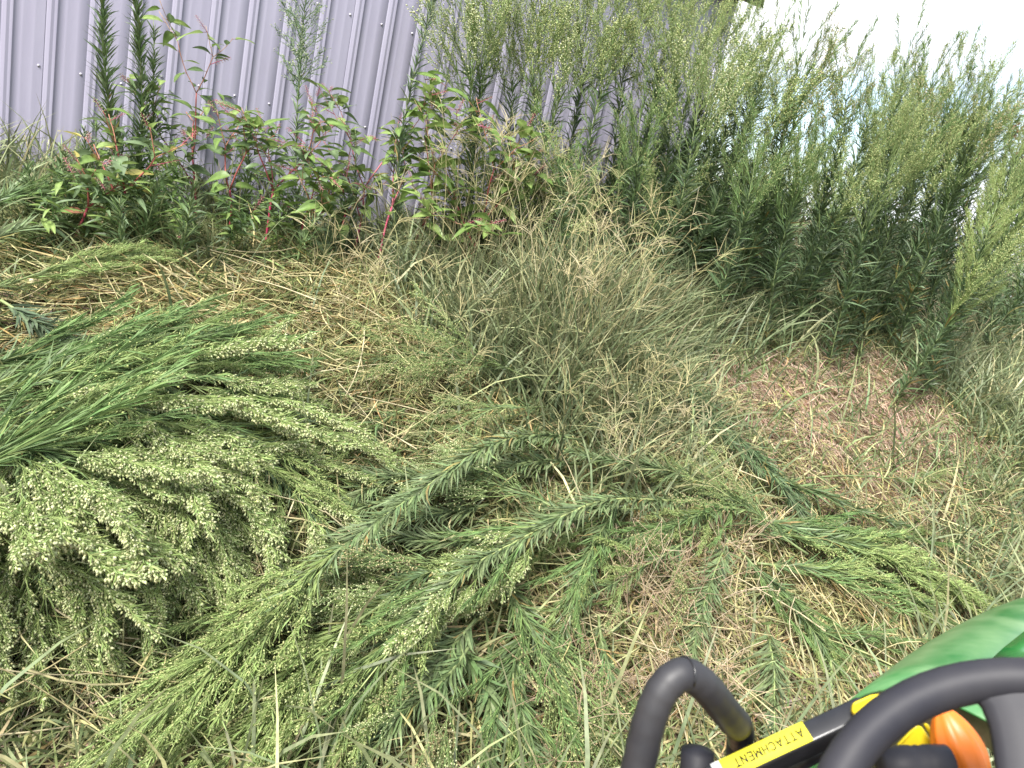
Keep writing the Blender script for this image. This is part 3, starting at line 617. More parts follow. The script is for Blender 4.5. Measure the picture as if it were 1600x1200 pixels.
# ------------------------------------------------------------------ pokeweeds with red stems and broad leaves
def leaf_mesh(L, Wd, col, curl, petiole=.02, vein=None, name='leaf'):
    """an ovate leaf along +Z, face towards +Y, folded along its midrib"""
    mb = MB(); n = 7; t = np.linspace(0, 1, n); half = Wd / 2 * np.sin(np.pi * t ** .72) ** .85; half[-1] = .0004; half[0] = .001
    z = petiole + L * t; yy = -curl * L * (t ** 2) ; V = []; cc = []
    ph = rnd.uniform(0, 6)
    for i in range(n):
        for f in (-1, -.5, 0, .5, 1):
            V.append((f * half[i], yy[i] + abs(f) * half[i] * .38 + .05 * Wd * math.sin(5 * t[i] + f * 2 + ph), z[i] - .1 * abs(f) * half[i]))
            k_ = 1.0 if f else 1.35
            cc.append(np.array(col) * k_ * (1 + .10 * math.sin(9 * t[i] + ph + 4 * f)))
    Q = [(i * 5 + j, i * 5 + j + 1, (i + 1) * 5 + j + 1, (i + 1) * 5 + j) for i in range(n - 1) for j in range(4)]
    mb.add(V, Q, None, np.array(cc))
    tube(mb, [(0, 0, -.004), (0, .001, petiole + .003)], .0012, 4, vein if vein is not None else np.array([.3, .10, .10]), caps=False)
    me = mb.mesh(name); me.materials.append(M_broad); return me
LC = {'green': (.145, .225, .060), 'dark': (.10, .155, .060), 'fresh': (.225, .31, .095), 'yellow': (.40, .36, .11), 'red': (.34, .16, .10), 'grey': (.15, .21, .105)}
LEAF = {}
for cn, c_ in LC.items():
    LEAF[cn] = [leaf_mesh(rnd.uniform(.10, .13), rnd.uniform(.042, .056), c_, rnd.uniform(.1, .5)) for _ in range(4)]
LEAFN = {cn: [leaf_mesh(rnd.uniform(.07, .10), rnd.uniform(.016, .024), c_, rnd.uniform(.1, .5), .006, np.array(c_)) for _ in range(3)] for cn, c_ in LC.items()}
def raceme_mesh(col0, col1):
    mb = MB(); n = 6; t = np.linspace(0, 1, n); ax = np.stack([.02 * t, 0 * t, .11 * t], 1)
    tube(mb, ax, np.linspace(.0018, .0008, n), 4, (.45, .09, .16), caps=False)
    A = []; Bq = []
    for i in range(24):
        u = .2 + .78 * i / 24; p = np.array([np.interp(u, t, ax[:, j]) for j in range(3)]); az = i * 2.4
        d = unit(np.array([math.cos(az), math.sin(az), .3])); A.append(p); Bq.append(p + d * .010 * (1.15 - .5 * u))
    A = np.array(A); Bq = np.array(Bq); sticks(mb, A, Bq, .0006, (.5, .16, .2)); 
    buds(mb, Bq - (Bq - A) * .1, Bq - A, .0062, .0028, jit(col0, 24), jit(col1, 24))
    me = mb.mesh('flower_raceme'); me.materials.append(M_flower); return me
RAC = [raceme_mesh((.45, .32, .25), (.62, .50, .42)), raceme_mesh((.28, .34, .14), (.5, .5, .3)), raceme_mesh((.42, .2, .2), (.55, .42, .36))]
def pokeweed(base, H, lean, label, _k=1, red=(.36, .05, .075), cols=('green', 'green', 'fresh', 'dark'), depth=3, spread=.55, nleaf=4, leafset=LEAF, lscale=1.0, rac=.5, group='pokeweeds along the foot of the wall', name='pokeweed', r0=.0085):
    root = empty(name, base); tag(root, label, 'weed', group)
    mb = MB(); cnt = [0]
    def grow(p, d, L, lev, r):
        k = 6; pts = [p]; dd = d
        for i in range(k - 1): dd = unit(dd + rng.normal(0, .07, 3) + np.array([0, 0, .02])); pts.append(pts[-1] + dd * L / (k - 1))
        pts = np.array(pts); red_ = np.array(red) * (1 if lev < 2 else .9) + (np.array([.0, .05, .01]) * lev)
        tube(mb, pts, np.linspace(r, r * .72, k), 6, np.clip(red_, 0, 1))
        for j in range(nleaf):
            if lev == 0 and j == 0: continue
            u = (j + rnd.random()) / nleaf; q = np.array([np.interp(u, np.linspace(0, 1, k), pts[:, c]) for c in range(3)])
            az = cnt[0] * 2.4 + rnd.uniform(-.4, .4); cnt[0] += 1
            o_ = unit(np.array([math.cos(az), math.sin(az), rnd.uniform(-.35, .75)]))
            cn = rnd.choice(cols); sz = 1.45 * lscale * rnd.uniform(.6, 1.15) * (1 if lev < 2 else .8)
            Rm = frame(o_); Rm = np.stack([Rm[:, 0], Rm[:, 1], Rm[:, 2]], 1)
            link('leaf', rnd.choice(leafset[cn]), root, mat4(Rm @ np.array([[math.cos(a_), -math.sin(a_), 0], [math.sin(a_), math.cos(a_), 0], [0, 0, 1]]) if (a_ := rnd.uniform(-.6, .6)) is not None else Rm, q, sz))
        if lev and rnd.random() < rac:
            o_ = unit(dd + rng.normal(0, .5, 3) + np.array([0, 0, -.2])); link('flower_raceme', rnd.choice(RAC), root, mat4(frame(o_), pts[-2], rnd.uniform(.9, 1.4)))
        if lev < depth:
            for b in range(2 if lev else rnd.choice((2, 3))):
                az = rnd.uniform(0, 6.28) if lev == 0 else b * math.pi + rnd.uniform(-.7, .7)
                x = unit(np.cross(dd, (.3, .2, .9))); y = np.cross(dd, x)
                nd = unit(dd * math.cos(spread) + (x * math.cos(az) + y * math.sin(az)) * math.sin(spread))
                grow(pts[-1] if b < 2 else pts[-3], nd, L * rnd.uniform(.55, .8), lev + 1, r * .62)
    tot = 1 + .67 + .45 + .3 if depth == 3 else 1 + .67 + .45
    grow(np.zeros(3), unit(np.array([lean[0], lean[1], 1.0])), H / tot * 1.15, 0, r0)
    mb.build('stem', M_stem, root)
    return root
def base_at(px, py, wd):
    P = on_plane(px, py, wd); return np.array([P[0], P[1], float(ground(P[0], P[1])) - .02])
PK = [
 ((105, 320), .75, .42, (0, 0), 'pokeweed with orange and yellow leaf tips on a red stem, leftmost', dict(cols=('yellow', 'red', 'green', 'green', 'fresh', 'grey'), depth=2, nleaf=4, lscale=.72)),
 ((178, 330), .62, .45, (.1, 0), 'pokeweed with brownish green hanging leaves right of the yellow tipped one', dict(cols=('green', 'grey', 'grey', 'yellow', 'fresh', 'green'), depth=2)),
 ((300, 330), .6, .82, (-.15, 0), 'pokeweed arching left over the thicket with two drooping big leaves', dict(cols=('green', 'dark', 'fresh'), depth=3)),
 ((405, 330), .55, .72, (0, 0), 'pokeweed with crimson trunk in the middle of the thicket', dict(cols=('fresh', 'green', 'dark'), depth=3, red=(.40, .04, .10))),
 ((350, 340), .7, .55, (.1, 0), 'low pokeweed with dark leaves in the thicket shade', dict(cols=('dark', 'green'), depth=2)),
 ((470, 340), .6, .55, (.2, 0), 'pokeweed with red stems leaning right below the thin pale stem', dict(cols=('fresh', 'green', 'grey'), depth=3)),
 ((565, 320), .55, .88, (.02, 0), 'tall pokeweed with pink flower racemes, left of the leafy grey stem', dict(cols=('green', 'fresh', 'grey'), depth=3, red=(.48, .10, .16), spread=.5, nleaf=4)),
 ((605, 320), .6, .85, (.05, 0), 'tall pokeweed with forked pink stems against the wall', dict(cols=('green', 'fresh'), depth=3, red=(.45, .08, .14), spread=.5)),
 ((655, 330), .7, .92, (.06, 0), 'pokeweed with bright broad leaves behind the leafy grey stem', dict(cols=('fresh', 'green', 'green'), depth=3, lscale=1.2, red=(.30, .08, .08))),
 ((752, 330), .8, .78, (0, 0), 'pokeweed with red trunk and a large drooping leaf under the flowering clump', dict(cols=('fresh', 'green'), depth=3, red=(.42, .05, .08), lscale=1.25)),
 ((790, 330), .75, .7, (.2, 0), 'pokeweed with coral red racemes right of the flowering clump', dict(cols=('green', 'fresh'), depth=3, red=(.48, .10, .12), rac=.8)),
 ((535, 360), .9, .5, (0, 0), 'low pokeweed with dark red stalk at the edge of the mown strip', dict(cols=('green', 'dark', 'fresh', 'green', 'yellow'), depth=2, red=(.30, .03, .06))),
]
for (p, wd, H, ln, lab, k) in PK:
    b = hit(p[0] + 6, 372 + (p[0] % 37) * .8) if p[0] < 440 else base_at(p[0], p[1], .35 + .3 * (p[0] % 3)); pokeweed(b, H * rnd.uniform(1.1, 1.4), ln, lab, **k)
BW = [((130, 372), 1.0, .34), ((215, 360), .95, .36), ((260, 345), .85, .42), ((310, 365), .95, .4), ((370, 375), 1.0, .36), ((430, 380), 1.0, .36), ((490, 385), 1.0, .34), ((235, 330), .6, .5), ((330, 320), .45, .6), ((440, 325), .45, .55), ((285, 300), .4, .6),
      ((690, 370), .9, .45), ((180, 375), 1.1, .3), ((395, 320), .4, .62), ((515, 330), .5, .5), ((345, 390), 1.15, .3), ((60, 375), 1.0, .25), ((275, 385), 1.1, .28), ((720, 340), .6, .5), ((860, 330), .8, .5)]
BWL = ['under the yellow tipped pokeweed', 'below the leafy pair of spires', 'in front of the left thicket', 'left of the crimson trunk', 'right of the crimson trunk', 'below the thin pale stem', 'beside the mown strip', 'behind the drooping yellow leaf',
       'against the wall left of the short leafy tip', 'against the wall right of the short leafy tip', 'close to the wall under the arching pokeweed', 'in front of the bright broad leaves', 'before the spires on the mown edge', 'tall behind the crimson trunk', 'between the thicket and the pink pokeweed', 'low at the dark foot of the thicket', 'at the far left foot of the wall', 'low in front of the arching pokeweed', 'at the foot of the flowering clump', 'behind the straw coloured grass']
for ((p, wd, H), l2) in zip(BW, BWL):
    b = base_at(p[0], p[1], wd) if wd < .7 else (hit(p[0], p[1] + 38) if p[0] < 450 else base_at(p[0], p[1], .8))
    pokeweed(b, H * 1.2, (rnd.uniform(-.2, .2), rnd.uniform(-.3, .1)), 'narrow leaved green weed ' + l2, red=(.12, .14, .05), cols=('green', 'fresh', 'dark', 'grey'), depth=2, nleaf=7, leafset=LEAFN, lscale=1.0, rac=.15, group='narrow leaved weeds in the thicket', name='smartweed', r0=.004, spread=.5)

# ------------------------------------------------------------------ grass, hay and dead stalks
def ground_px(px, py): return hit(px, py)[:2]
# patches of the bank by what grows there: (pixel, radius in metres, {kind: weight})
ZONES = [
 ((330, 480), .5, dict(hay=16, green=1.0)), ((480, 490), .5, dict(hay=16, green=1)), ((600, 550), .45, dict(hay=9, green=2)), ((160, 480), .45, dict(hay=14, green=2)), ((400, 550), .4, dict(hay=14)), ((250, 500), .4, dict(hay=12)), ((540, 440), .35, dict(hay=9, green=2)),
 ((560, 640), .4, dict(hay=4, green=4)), ((640, 700), .35, dict(hay=3, green=5)), ((450, 620), .3, dict(hay=3, green=3)),
 ((850, 480), .55, dict(grey=9)), ((760, 440), .45, dict(grey=8, hay=1)), ((950, 500), .5, dict(grey=9)), ((900, 600), .4, dict(grey=9)), ((800, 560), .4, dict(grey=8)), ((950, 660), .35, dict(grey=8)), ((650, 440), .4, dict(grey=4, hay=3, green=2)),
 ((1180, 480), .6, dict(grey=6, green=5)), ((1330, 460), .6, dict(grey=7, green=4)), ((1080, 500), .5, dict(grey=5, green=4)),
 ((1250, 640), .50, dict(dry=9, hay=1, green=.6)), ((1380, 640), .50, dict(dry=9, hay=.7, green=.5)), ((1300, 710), .5, dict(dry=8, hay=1.5, green=.8)), ((1450, 690), .4, dict(dry=7, green=1.5)), ((1180, 610), .35, dict(dry=7, green=1.5)), ((1400, 600), .35, dict(dry=8, green=.6)),
 ((1540, 650), .4, dict(green=7, grey=3)), ((1560, 760), .4, dict(green=6, dry=3)), ((1480, 800), .35, dict(dry=5, green=3, hay=2)), ((1580, 560), .5, dict(green=5, grey=4)),
 ((1350, 800), .35, dict(hay=4, dry=3, green=2)), ((1250, 930), .3, dict(hay=7, dry=2)), ((1330, 960), .3, dict(hay=8, dry=1)), ((1230, 1040), .3, dict(hay=5, dry=5)), ((1320, 1060), .25, dict(hay=5, dry=4)),
 ((1000, 980), .3, dict(dry=3, hay=4, green=3)), ((1080, 930), .3, dict(dry=3, hay=4, green=2)), ((950, 1080), .3, dict(dry=4, hay=3, green=3)), ((1050, 1100), .3, dict(dry=4, hay=3, green=2)), ((850, 1150), .25, dict(dry=3, green=5)),
 ((980, 760), .35, dict(hay=5, grey=3, green=2)), ((850, 720), .3, dict(hay=2, green=6)), ((1100, 760), .3, dict(hay=3, green=5)),
 ((80, 1130), .25, dict(dry=5, green=5, hay=2)), ((180, 1100), .25, dict(green=7, hay=2)), ((30, 1180), .2, dict(dry=9)), ((230, 1180), .2, dict(dry=6, green=3)),
 ((380, 950), .3, dict(green=7, hay=3)), ((600, 900), .4, dict(green=7, hay=2)), ((700, 1100), .3, dict(green=5, hay=3, dry=2)), ((560, 760), .3, dict(green=6, hay=3)), ((800, 930), .3, dict(green=6, hay=2)),
 ((150, 750), .6, dict(green=6)), ((60, 420), .6, dict(green=8)), ((300, 400), .7, dict(green=7)), ((560, 400), .6, dict(green=6, hay=2)),
]
ZC = np.array([ground_px(*z[0]) for z in ZONES]); ZR = np.array([z[1] for z in ZONES])
KINDS = ['green', 'grey', 'hay', 'dry']
ZW = np.array([[z[2].get(k, 0) for k in KINDS] for z in ZONES], float)
def kind_weights(P):
    W = np.zeros((len(P), 4)) + np.array([.25, .05, .12, .08])
    d2 = ((P[:, None, 0] - ZC[None, :, 0]) ** 2 + (P[:, None, 1] - ZC[None, :, 1]) ** 2) / ZR[None] ** 2
    W += np.exp(-d2 * 1.3) @ ZW
    return W
def scatter(n):
    """random places on the bank, kept where the camera (or one a step aside) could see them"""
    got = []; tot = 0
    while tot < n:
        m = n * 2; q = rng.uniform(1.15, 8.5, m); s_ = rng.uniform(-4.5, 9, m)
        x = q * wn[0] + s_ * ws[0]; y = q * wn[1] + s_ * ws[1]; z = ground(x, y); P = np.stack([x, y, z], 1)
        px, py, d = project(P); ok = ((q < WD - .05) | (s_ > 4.35)) & (d > 1.75) & (px > -180) & (px < 1780) & (py > 80) & (py < 1380)
        keep = ok & (rng.random(m) < np.clip(3.2 / d, .25, 1.4) ** 1.2 / 1.6)
        got.append(P[keep]); tot += keep.sum()
    return np.concatenate(got)[:n]
P = scatter(150000); W = kind_weights(P)
LP_ = np.concatenate(LYPTS); near = np.concatenate([(((c[:, None, :2] - LP_[None]) ** 2).sum(-1).min(1) < .13 ** 2) for c in np.array_split(P, 60)])
qq = P[:, :2] @ wn[:2]; W[qq > 5.6] = (.6, 1.4, .1, 0); W[near, :2] *= .3; Wn = W / W.sum(1, keepdims=True)
kd = (np.cumsum(Wn, 1) < rng.random((len(P), 1))).sum(1)
def clumped(Pk, ncl, r, frac=.75):
    """pull most of the places together into tufts"""
    cen = Pk[rng.integers(0, len(Pk), ncl)]; out_ = Pk.copy(); gaz = rng.uniform(0, 6.28, ncl)
    # nearest tuft, found on a coarse grid
    key = np.floor(Pk[:, :2] / .25).astype(int); ck = np.floor(cen[:, :2] / .25).astype(int)
    from collections import defaultdict
    dct = defaultdict(list)
    for i, c in enumerate(ck): dct[tuple(c)].append(i)
    idx = np.full(len(Pk), -1)
    for i, c in enumerate(map(tuple, key)):
        l = dct.get(c)
        if l: idx[i] = l[(i * 7919) % len(l)]
    m = (idx >= 0) & (rng.random(len(Pk)) < frac)
    out_[m, :2] = cen[idx[m], :2] + rng.normal(0, r, (m.sum(), 2))
    az = rng.uniform(0, 6.28, len(Pk)); az[m] = np.arctan2(out_[m, 1] - cen[idx[m], 1], out_[m, 0] - cen[idx[m], 0]) + rng.normal(0, .6, m.sum())
    out_[:, 2] = ground(out_[:, 0], out_[:, 1])
    return out_, az
def dirs(az, ti): return np.stack([np.cos(az) * np.sin(ti), np.sin(az) * np.sin(ti), np.cos(ti)], 1)
def bendv(az, k): return np.stack([np.cos(az) * k, np.sin(az) * k, -np.abs(k) * .75], 1)
PAL = dict(green=[(.115, .175, .065), (.10, .155, .07), (.155, .21, .08), (.25, .27, .12), (.36, .33, .16)],
           grey=[(.135, .185, .095), (.175, .225, .12), (.23, .27, .14), (.34, .34, .18), (.46, .42, .24)],
           hay=[(.40, .34, .17), (.30, .28, .12), (.46, .40, .22), (.18, .22, .08), (.34, .23, .10)],
           dry=[(.42, .305, .225), (.36, .24, .175), (.50, .39, .29), (.29, .19, .135), (.26, .25, .14)])
def colours(kind, n, w_):
    pal = np.array(PAL[kind]); i = rng.choice(len(pal), n, p=np.array(w_) / sum(w_)); return np.clip(pal[i] * rng.uniform(.6, 1.45, (n, 1)) * rng.uniform(.93, 1.07, (n, 3)), .01, .9)
TIP = np.array([.34, .29, .14])
# upright green grass
m = kd == 0; Q, az = clumped(P[m], 1500, .035, .65); n = len(Q); mb = MB(); k = rng.uniform(.10, .42, n)
c = colours('green', n, (4, 4, 3, 1.6, .9)); L = rng.uniform(.10, .30, n)
blades(mb, Q, dirs(az, rng.uniform(.1, .8, n)), bendv(az, k), L, rng.uniform(.005, .0120, n), c, 4, tipcol=c * .6 + TIP * .4)
tag(mb.build('green_grass', M_grass), 'short green grass growing all over the bank', 'grass', None, 'stuff')
# long grey green grass of the middle clump
m = kd == 1; Q, az = clumped(P[m], 420, .05, .8); n = len(Q); mb = MB(); k = rng.uniform(.08, .36, n)
c = colours('grey', n, (5, 5, 3, 1, .7)); L = rng.uniform(.24, .68, n)
blades(mb, Q, dirs(az, rng.uniform(.05, .6, n)), bendv(az, k), L, rng.uniform(.006, .0150, n), c, 4, tipcol=c * .6 + TIP * .4)
tag(mb.build('tall_grass', M_grass), 'long grey green grass standing in the middle and under the horseweeds', 'grass', None, 'stuff')
# the tall upright clump in the very middle
n = 2300; mb = MB(); cl = np.array([hit(*c)[:2] for c in ((850, 530), (890, 520), (930, 520), (960, 540), (870, 580), (920, 590), (945, 470))]); i = rng.integers(0, len(cl), n)
xy = cl[i] + rng.normal(0, .15, (n, 2)); Q = np.stack([xy[:, 0], xy[:, 1], ground(xy[:, 0], xy[:, 1])], 1); az = np.arctan2(xy[:, 1] - cl[i, 1], xy[:, 0] - cl[i, 0]) + rng.normal(0, 1.1, n); k = rng.uniform(.04, .34, n)
c = colours('grey', n, (5, 5, 3, 1.2, 1)); blades(mb, Q, dirs(az, np.abs(rng.normal(.16, .22, n))), bendv(az, k * 1.2), rng.uniform(.3, .95, n) ** 1.15, rng.uniform(.006, .013, n), c, 4, tipcol=c * .7 + TIP * .3)
tag(mb.build('tall_grass', M_grass), 'tallest pale straw green grass clump right of centre', 'grass', None, 'stuff')
# mown hay, lying
m = kd == 2; Q = P[m].copy(); n = len(Q); mb = MB(); az = rng.uniform(0, 6.28, n) * .65 + .9
h = rng.random(n) ** 1.6 * .10; Q[:, 2] += h + .006; ti = rng.normal(1.5, .22, n)
c = colours('hay', n, (4, 4, 3, 3, 1.2)); k = rng.normal(0, .16, n); side = np.stack([-np.sin(az) * k, np.cos(az) * k, rng.normal(-.06, .08, n)], 1)
blades(mb, Q, dirs(az, ti), side, rng.uniform(.10, .38, n), rng.uniform(.0040, .0095, n), c, 4, floor=.004)
tag(mb.build('mown_hay', M_straw), 'pale mown grass clippings lying flattened on the bank', 'hay', None, 'stuff')
# dry brown thatch
m = kd == 3; Q = P[m].copy(); n = len(Q); mb = MB(); az = rng.normal(2.3, .9, n)
Q[:, 2] += rng.random(n) ** 2 * .05 + .004; ti = rng.normal(1.38, .25, n)
c = colours('dry', n, (4, 3, 3, 2, .8)); k = rng.normal(0, .14, n); side = np.stack([-np.sin(az) * k, np.cos(az) * k, rng.normal(-.05, .06, n)], 1)
blades(mb, Q, dirs(az, ti), side, rng.uniform(.06, .22, n), rng.uniform(.0032, .0070, n), c, 3, floor=.003)
tag(mb.build('dry_thatch', M_straw), 'brown dead thatch over the bare patch and low ground', 'thatch', None, 'stuff')

# the thicket going on behind the bank, seen only as glimpses between the stems
n = 34000; q = rng.uniform(6.0, 11.5, n); s_ = rng.uniform(4.6, 15, n); x = q * wn[0] + s_ * ws[0]; y = q * wn[1] + s_ * ws[1]
hh = (1.15 + .35 * np.sin(2.3 * s_ + q) + .25 * np.sin(5.1 * s_ - 2 * q)) * rng.random(n) ** .8; hh = np.maximum(hh, .02); az = rng.uniform(0, 6.28, n); mb = MB()
c = np.array([(.07, .11, .05), (.10, .15, .06), (.13, .18, .07), (.17, .19, .09), (.22, .19, .11)])[rng.integers(0, 5, n)] * rng.uniform(.7, 1.3, (n, 1))
blades(mb, np.stack([x, y, ground(x, y) + hh], 1), dirs(az, rng.uniform(.2, 1.3, n)), bendv(az, rng.uniform(.1, .4, n)), rng.uniform(.16, .34, n), rng.uniform(.012, .026, n), c, 3)
tag(mb.build('weed_thicket', M_leaf), 'continuous thicket of weeds beyond the bank glimpsed between the stems', 'weeds', None, 'stuff')
# straw coloured seed stalks with splayed fingers
def seed_stalks(places, label, hmin, hmax, cols, name='seed_stalks', lean=None, fingers=True, r=.0017):
    mb = MB()
    for (px, py, rad, n) in places:
        c0 = hit(px, py)
        for i in range(n):
            a = rnd.uniform(0, 6.28); rr = rad * math.sqrt(rnd.random()); x, y = c0[0] + rr * math.cos(a), c0[1] + rr * math.sin(a)
            az = rnd.uniform(0, 6.28); ti = abs(rnd.gauss(.2, .22)); Lh = rnd.uniform(hmin, hmax); k = 7
            p = np.array([x, y, float(ground(x, y))]); d = np.array([math.cos(az) * math.sin(ti), math.sin(az) * math.sin(ti), math.cos(ti)]); pts = [p]
            cv = rnd.uniform(.02, .26)
            for j in range(k - 1):
                d = unit(d + np.array([math.cos(az), math.sin(az), -.45]) * cv * (j / k)); p = p + d * Lh / (k - 1); pts.append(p)
            col = np.array(rnd.choice(cols)) * rnd.uniform(.8, 1.2)
            tube(mb, np.array(pts), np.linspace(r * 1.15, r * .75, k), 3, col, caps=False)
            if fingers:
                x_ = unit(np.cross(d, (.2, .3, .9))); y_ = np.cross(d, x_)
                for f in range(rnd.randint(3, 6)):
                    fa = rnd.uniform(0, 6.28); o_ = unit(d * rnd.uniform(.5, 1.1) + (x_ * math.cos(fa) + y_ * math.sin(fa)) * .9); fl = rnd.uniform(.09, .20)
                    q0 = pts[-1] - d * rnd.uniform(0, .02); q1 = q0 + o_ * fl * .5; o2 = unit(o_ + np.array([0, 0, -.35])); q2 = q1 + o2 * fl * .5
                    tube(mb, [q0, q1, q2], [r * .9, r * .95, r * .5], 3, col * 1.05, caps=False)
    tag(mb.build(name, M_straw), label, 'grass', None, 'stuff')
STR = [(.50, .45, .24), (.44, .38, .20), (.40, .40, .19), (.55, .48, .30)]
seed_stalks([(840, 450, .35, 110), (930, 440, .3, 170), (760, 450, .3, 80), (960, 480, .25, 70), (880, 560, .4, 100), (700, 450, .3, 50)], 'straw coloured seed stalks arching over the middle grass', .6, 1.2, STR)
seed_stalks([(900, 660, .3, 35), (980, 660, .3, 35), (1040, 720, .3, 30), (960, 760, .3, 30), (640, 560, .4, 30), (560, 470, .4, 25)], 'shorter splayed seed stalks at the front of the middle grass', .22, .5, STR, 'short_seed_stalks')
seed_stalks([(1300, 470, .5, 40), (1400, 440, .4, 25), (1200, 470, .4, 25), (1520, 560, .4, 20), (1100, 480, .4, 20)], 'splayed seed stalks under the right hand horseweeds', .3, .65, [(.40, .36, .22), (.34, .33, .18)], 'right_seed_stalks')
# fallen long stalks lying about
def fallen(n, zone, label, name, Lr=(.25, .6), cols=STR, hh=(.03, .2)):
    mb = MB()
    for i in range(n):
        x0, y0, x1, y1 = rnd.choice(zone); p = hit(rnd.uniform(x0, x1), rnd.uniform(y0, y1)); L = rnd.uniform(*Lr); az = rnd.uniform(0, 6.28); k = 6
        t = np.linspace(-.5, .5, k); cv = rnd.uniform(-.3, .3) * L; h = rnd.uniform(*hh); sl = rnd.uniform(-.15, .15)
        X = p[0] + L * t * math.cos(az) - cv * (t ** 2) * 2 * math.sin(az); Y = p[1] + L * t * math.sin(az) + cv * (t ** 2) * 2 * math.cos(az)
        Z = np.maximum(ground(X, Y) + h + sl * t, ground(X, Y) + .005)
        tube(mb, np.stack([X, Y, Z], 1), np.linspace(.0034, .0018, k) * rnd.uniform(.7, 1.3), 3, np.array(rnd.choice(cols)) * rnd.uniform(.75, 1.15), caps=False)
    tag(mb.build(name, M_straw), label, 'hay', None, 'stuff')
fallen(330, [(1100, 760, 1590, 900), (1150, 880, 1400, 1090), (850, 900, 1180, 1180), (950, 720, 1130, 800)], 'loose pale stalks lying right of the heap', 'loose_stalks')
fallen(260, [(60, 440, 640, 600), (520, 600, 700, 760), (250, 880, 560, 960), (20, 1060, 280, 1190)], 'loose pale stalks lying on the mown strip', 'loose_stalks')
# dead branching weeds, tan twigs with tiny seed heads
def dead_weed(px, py, H, label, nst=14, spread=1.15, cols=((.46, .35, .24), (.52, .43, .30), (.36, .27, .18))):
    H *= 1.35; nst = int(nst * .7); b = hit(px, py); root = empty('dead_weed', b); tag(root, label, 'weed', 'dead brown weeds'); mb = MB(); mh = MB(); HP = []; HD = []
    for i in range(nst):
        az = rnd.uniform(0, 6.28); ti = rnd.uniform(.1, spread); d = np.array([math.cos(az) * math.sin(ti), math.sin(az) * math.sin(ti), math.cos(ti)]); p = np.zeros(3) + rng.normal(0, .04, 3) * np.array([1, 1, 0])
        k = 8; pts = [p]
        for j in range(k - 1): d = unit(d + rng.normal(0, .16, 3)); p = p + d * H * rnd.uniform(.8, 1.1) / k; pts.append(p)
        col = np.array(rnd.choice(cols)); tube(mb, np.array(pts), np.linspace(.0032, .0013, k), 3, col, caps=False)
        for j in range(2, k):
            for _ in range(2):
                o_ = unit(d + rng.normal(0, .75, 3)); fl = rnd.uniform(.05, .17); e_ = pts[j] + o_ * fl
                tube(mb, [pts[j], pts[j] + o_ * fl * .5 + rng.normal(0, .004, 3), e_], .0012, 3, col * 1.1, caps=False)
                for q in range(2): v = rnd.uniform(.4, 1); HP.append(pts[j] + o_ * fl * v + rng.normal(0, .004, 3)); HD.append(o_ + rng.normal(0, .6, 3))
    mb.build('twigs', M_straw, root)
    n = len(HP); buds(mh, np.array(HP), np.array(HD), rng.uniform(.006, .011, n), .0028, jit((.30, .22, .11), n, .3), jit((.46, .36, .22), n, .3))
    tag(mh.build('seed_heads', M_straw, root), kind='stuff')
for a in [((1400, 420), .75, 'brown dead weed standing inside the right hand horseweeds', 18), ((1010, 1010), .34, 'brown dead weed left of the black rail', 18), ((1080, 960), .32, 'brown dead weed above the bend of the black rail', 18), ((930, 1110), .30, 'brown dead weed at the bottom edge beside the rail foot', 16),
          ((1120, 900), .30, 'brown dead weed below the tan budded heap', 14), ((1060, 1110), .26, 'brown dead weed seen through the loop of the black rail', 16), ((870, 1180), .26, 'brown dead weed at the bottom edge under the leafy cut stem', 12), ((960, 930), .30, 'brown dead weed under the long pale stem', 14), ((1450, 560), .5, 'brown dead stalks at the foot of the leaning dark stem', 10)]:
    dead_weed(a[0][0], a[0][1], a[1], a[2], a[3])
# dead leaf litter at the left edge
mb = MB(); c0 = hit(30, 520); n = 260; Pq = np.stack([c0[0] + rng.normal(0, .12, n), c0[1] + rng.normal(0, .12, n), np.zeros(n)], 1); Pq[:, 2] = ground(Pq[:, 0], Pq[:, 1]) + rng.random(n) * .12
blades(mb, Pq, rng.normal(0, 1, (n, 3)) * np.array([1, 1, .4]), rng.normal(0, .35, (n, 3)), rng.uniform(.03, .08, n), rng.uniform(.008, .02, n), jit((.10, .07, .055), n, .4), 3)
tag(mb.build('dead_leaf_litter', M_broad), 'dark curled dead leaves heaped at the left edge', 'leaf litter', None, 'stuff')
# broken stubs where the cutter went: short pale stalks standing in the mown strip
for ((px, py), hh, lab) in [((58, 470), .10, 'pale cut stub beside the dark leaf litter'), ((470, 445), .07, 'short pale stub in the middle of the mown strip'), ((190, 455), .08, 'pale cut stub under the feathery cut weed'), ((1405, 468), .06, 'pale stub under the right hand weeds'), ((860, 715), .08, 'pale stub behind the leafy bundle')]:
    p = hit(px, py); r = empty('cut_stub', p); tag(r, lab, 'weed stub', 'cut stubs'); mb = MB(); d = np.array([rnd.uniform(-.3, .3), rnd.uniform(-.3, .3), 1.0]) * hh
    tube(mb, [(0, 0, -.01), d * .5, d], [.0095, .009, .0088], 8, np.array([(.38, .36, .18), (.42, .40, .2), (.55, .5, .32)])); mb.build('stalk', M_stem, r)
    mb = MB(); th = np.arange(8) * math.pi / 4; mb.add([(d[0] + .007 * math.cos(a), d[1] + .007 * math.sin(a), d[2] + .0012 + .002 * math.sin(a)) for a in th] + [tuple(d + np.array([0, 0, .001]))], None, [(i, (i + 1) % 8, 8) for i in range(8)], (.66, .6, .42)); mb.build('cut_face', M_stem, r)
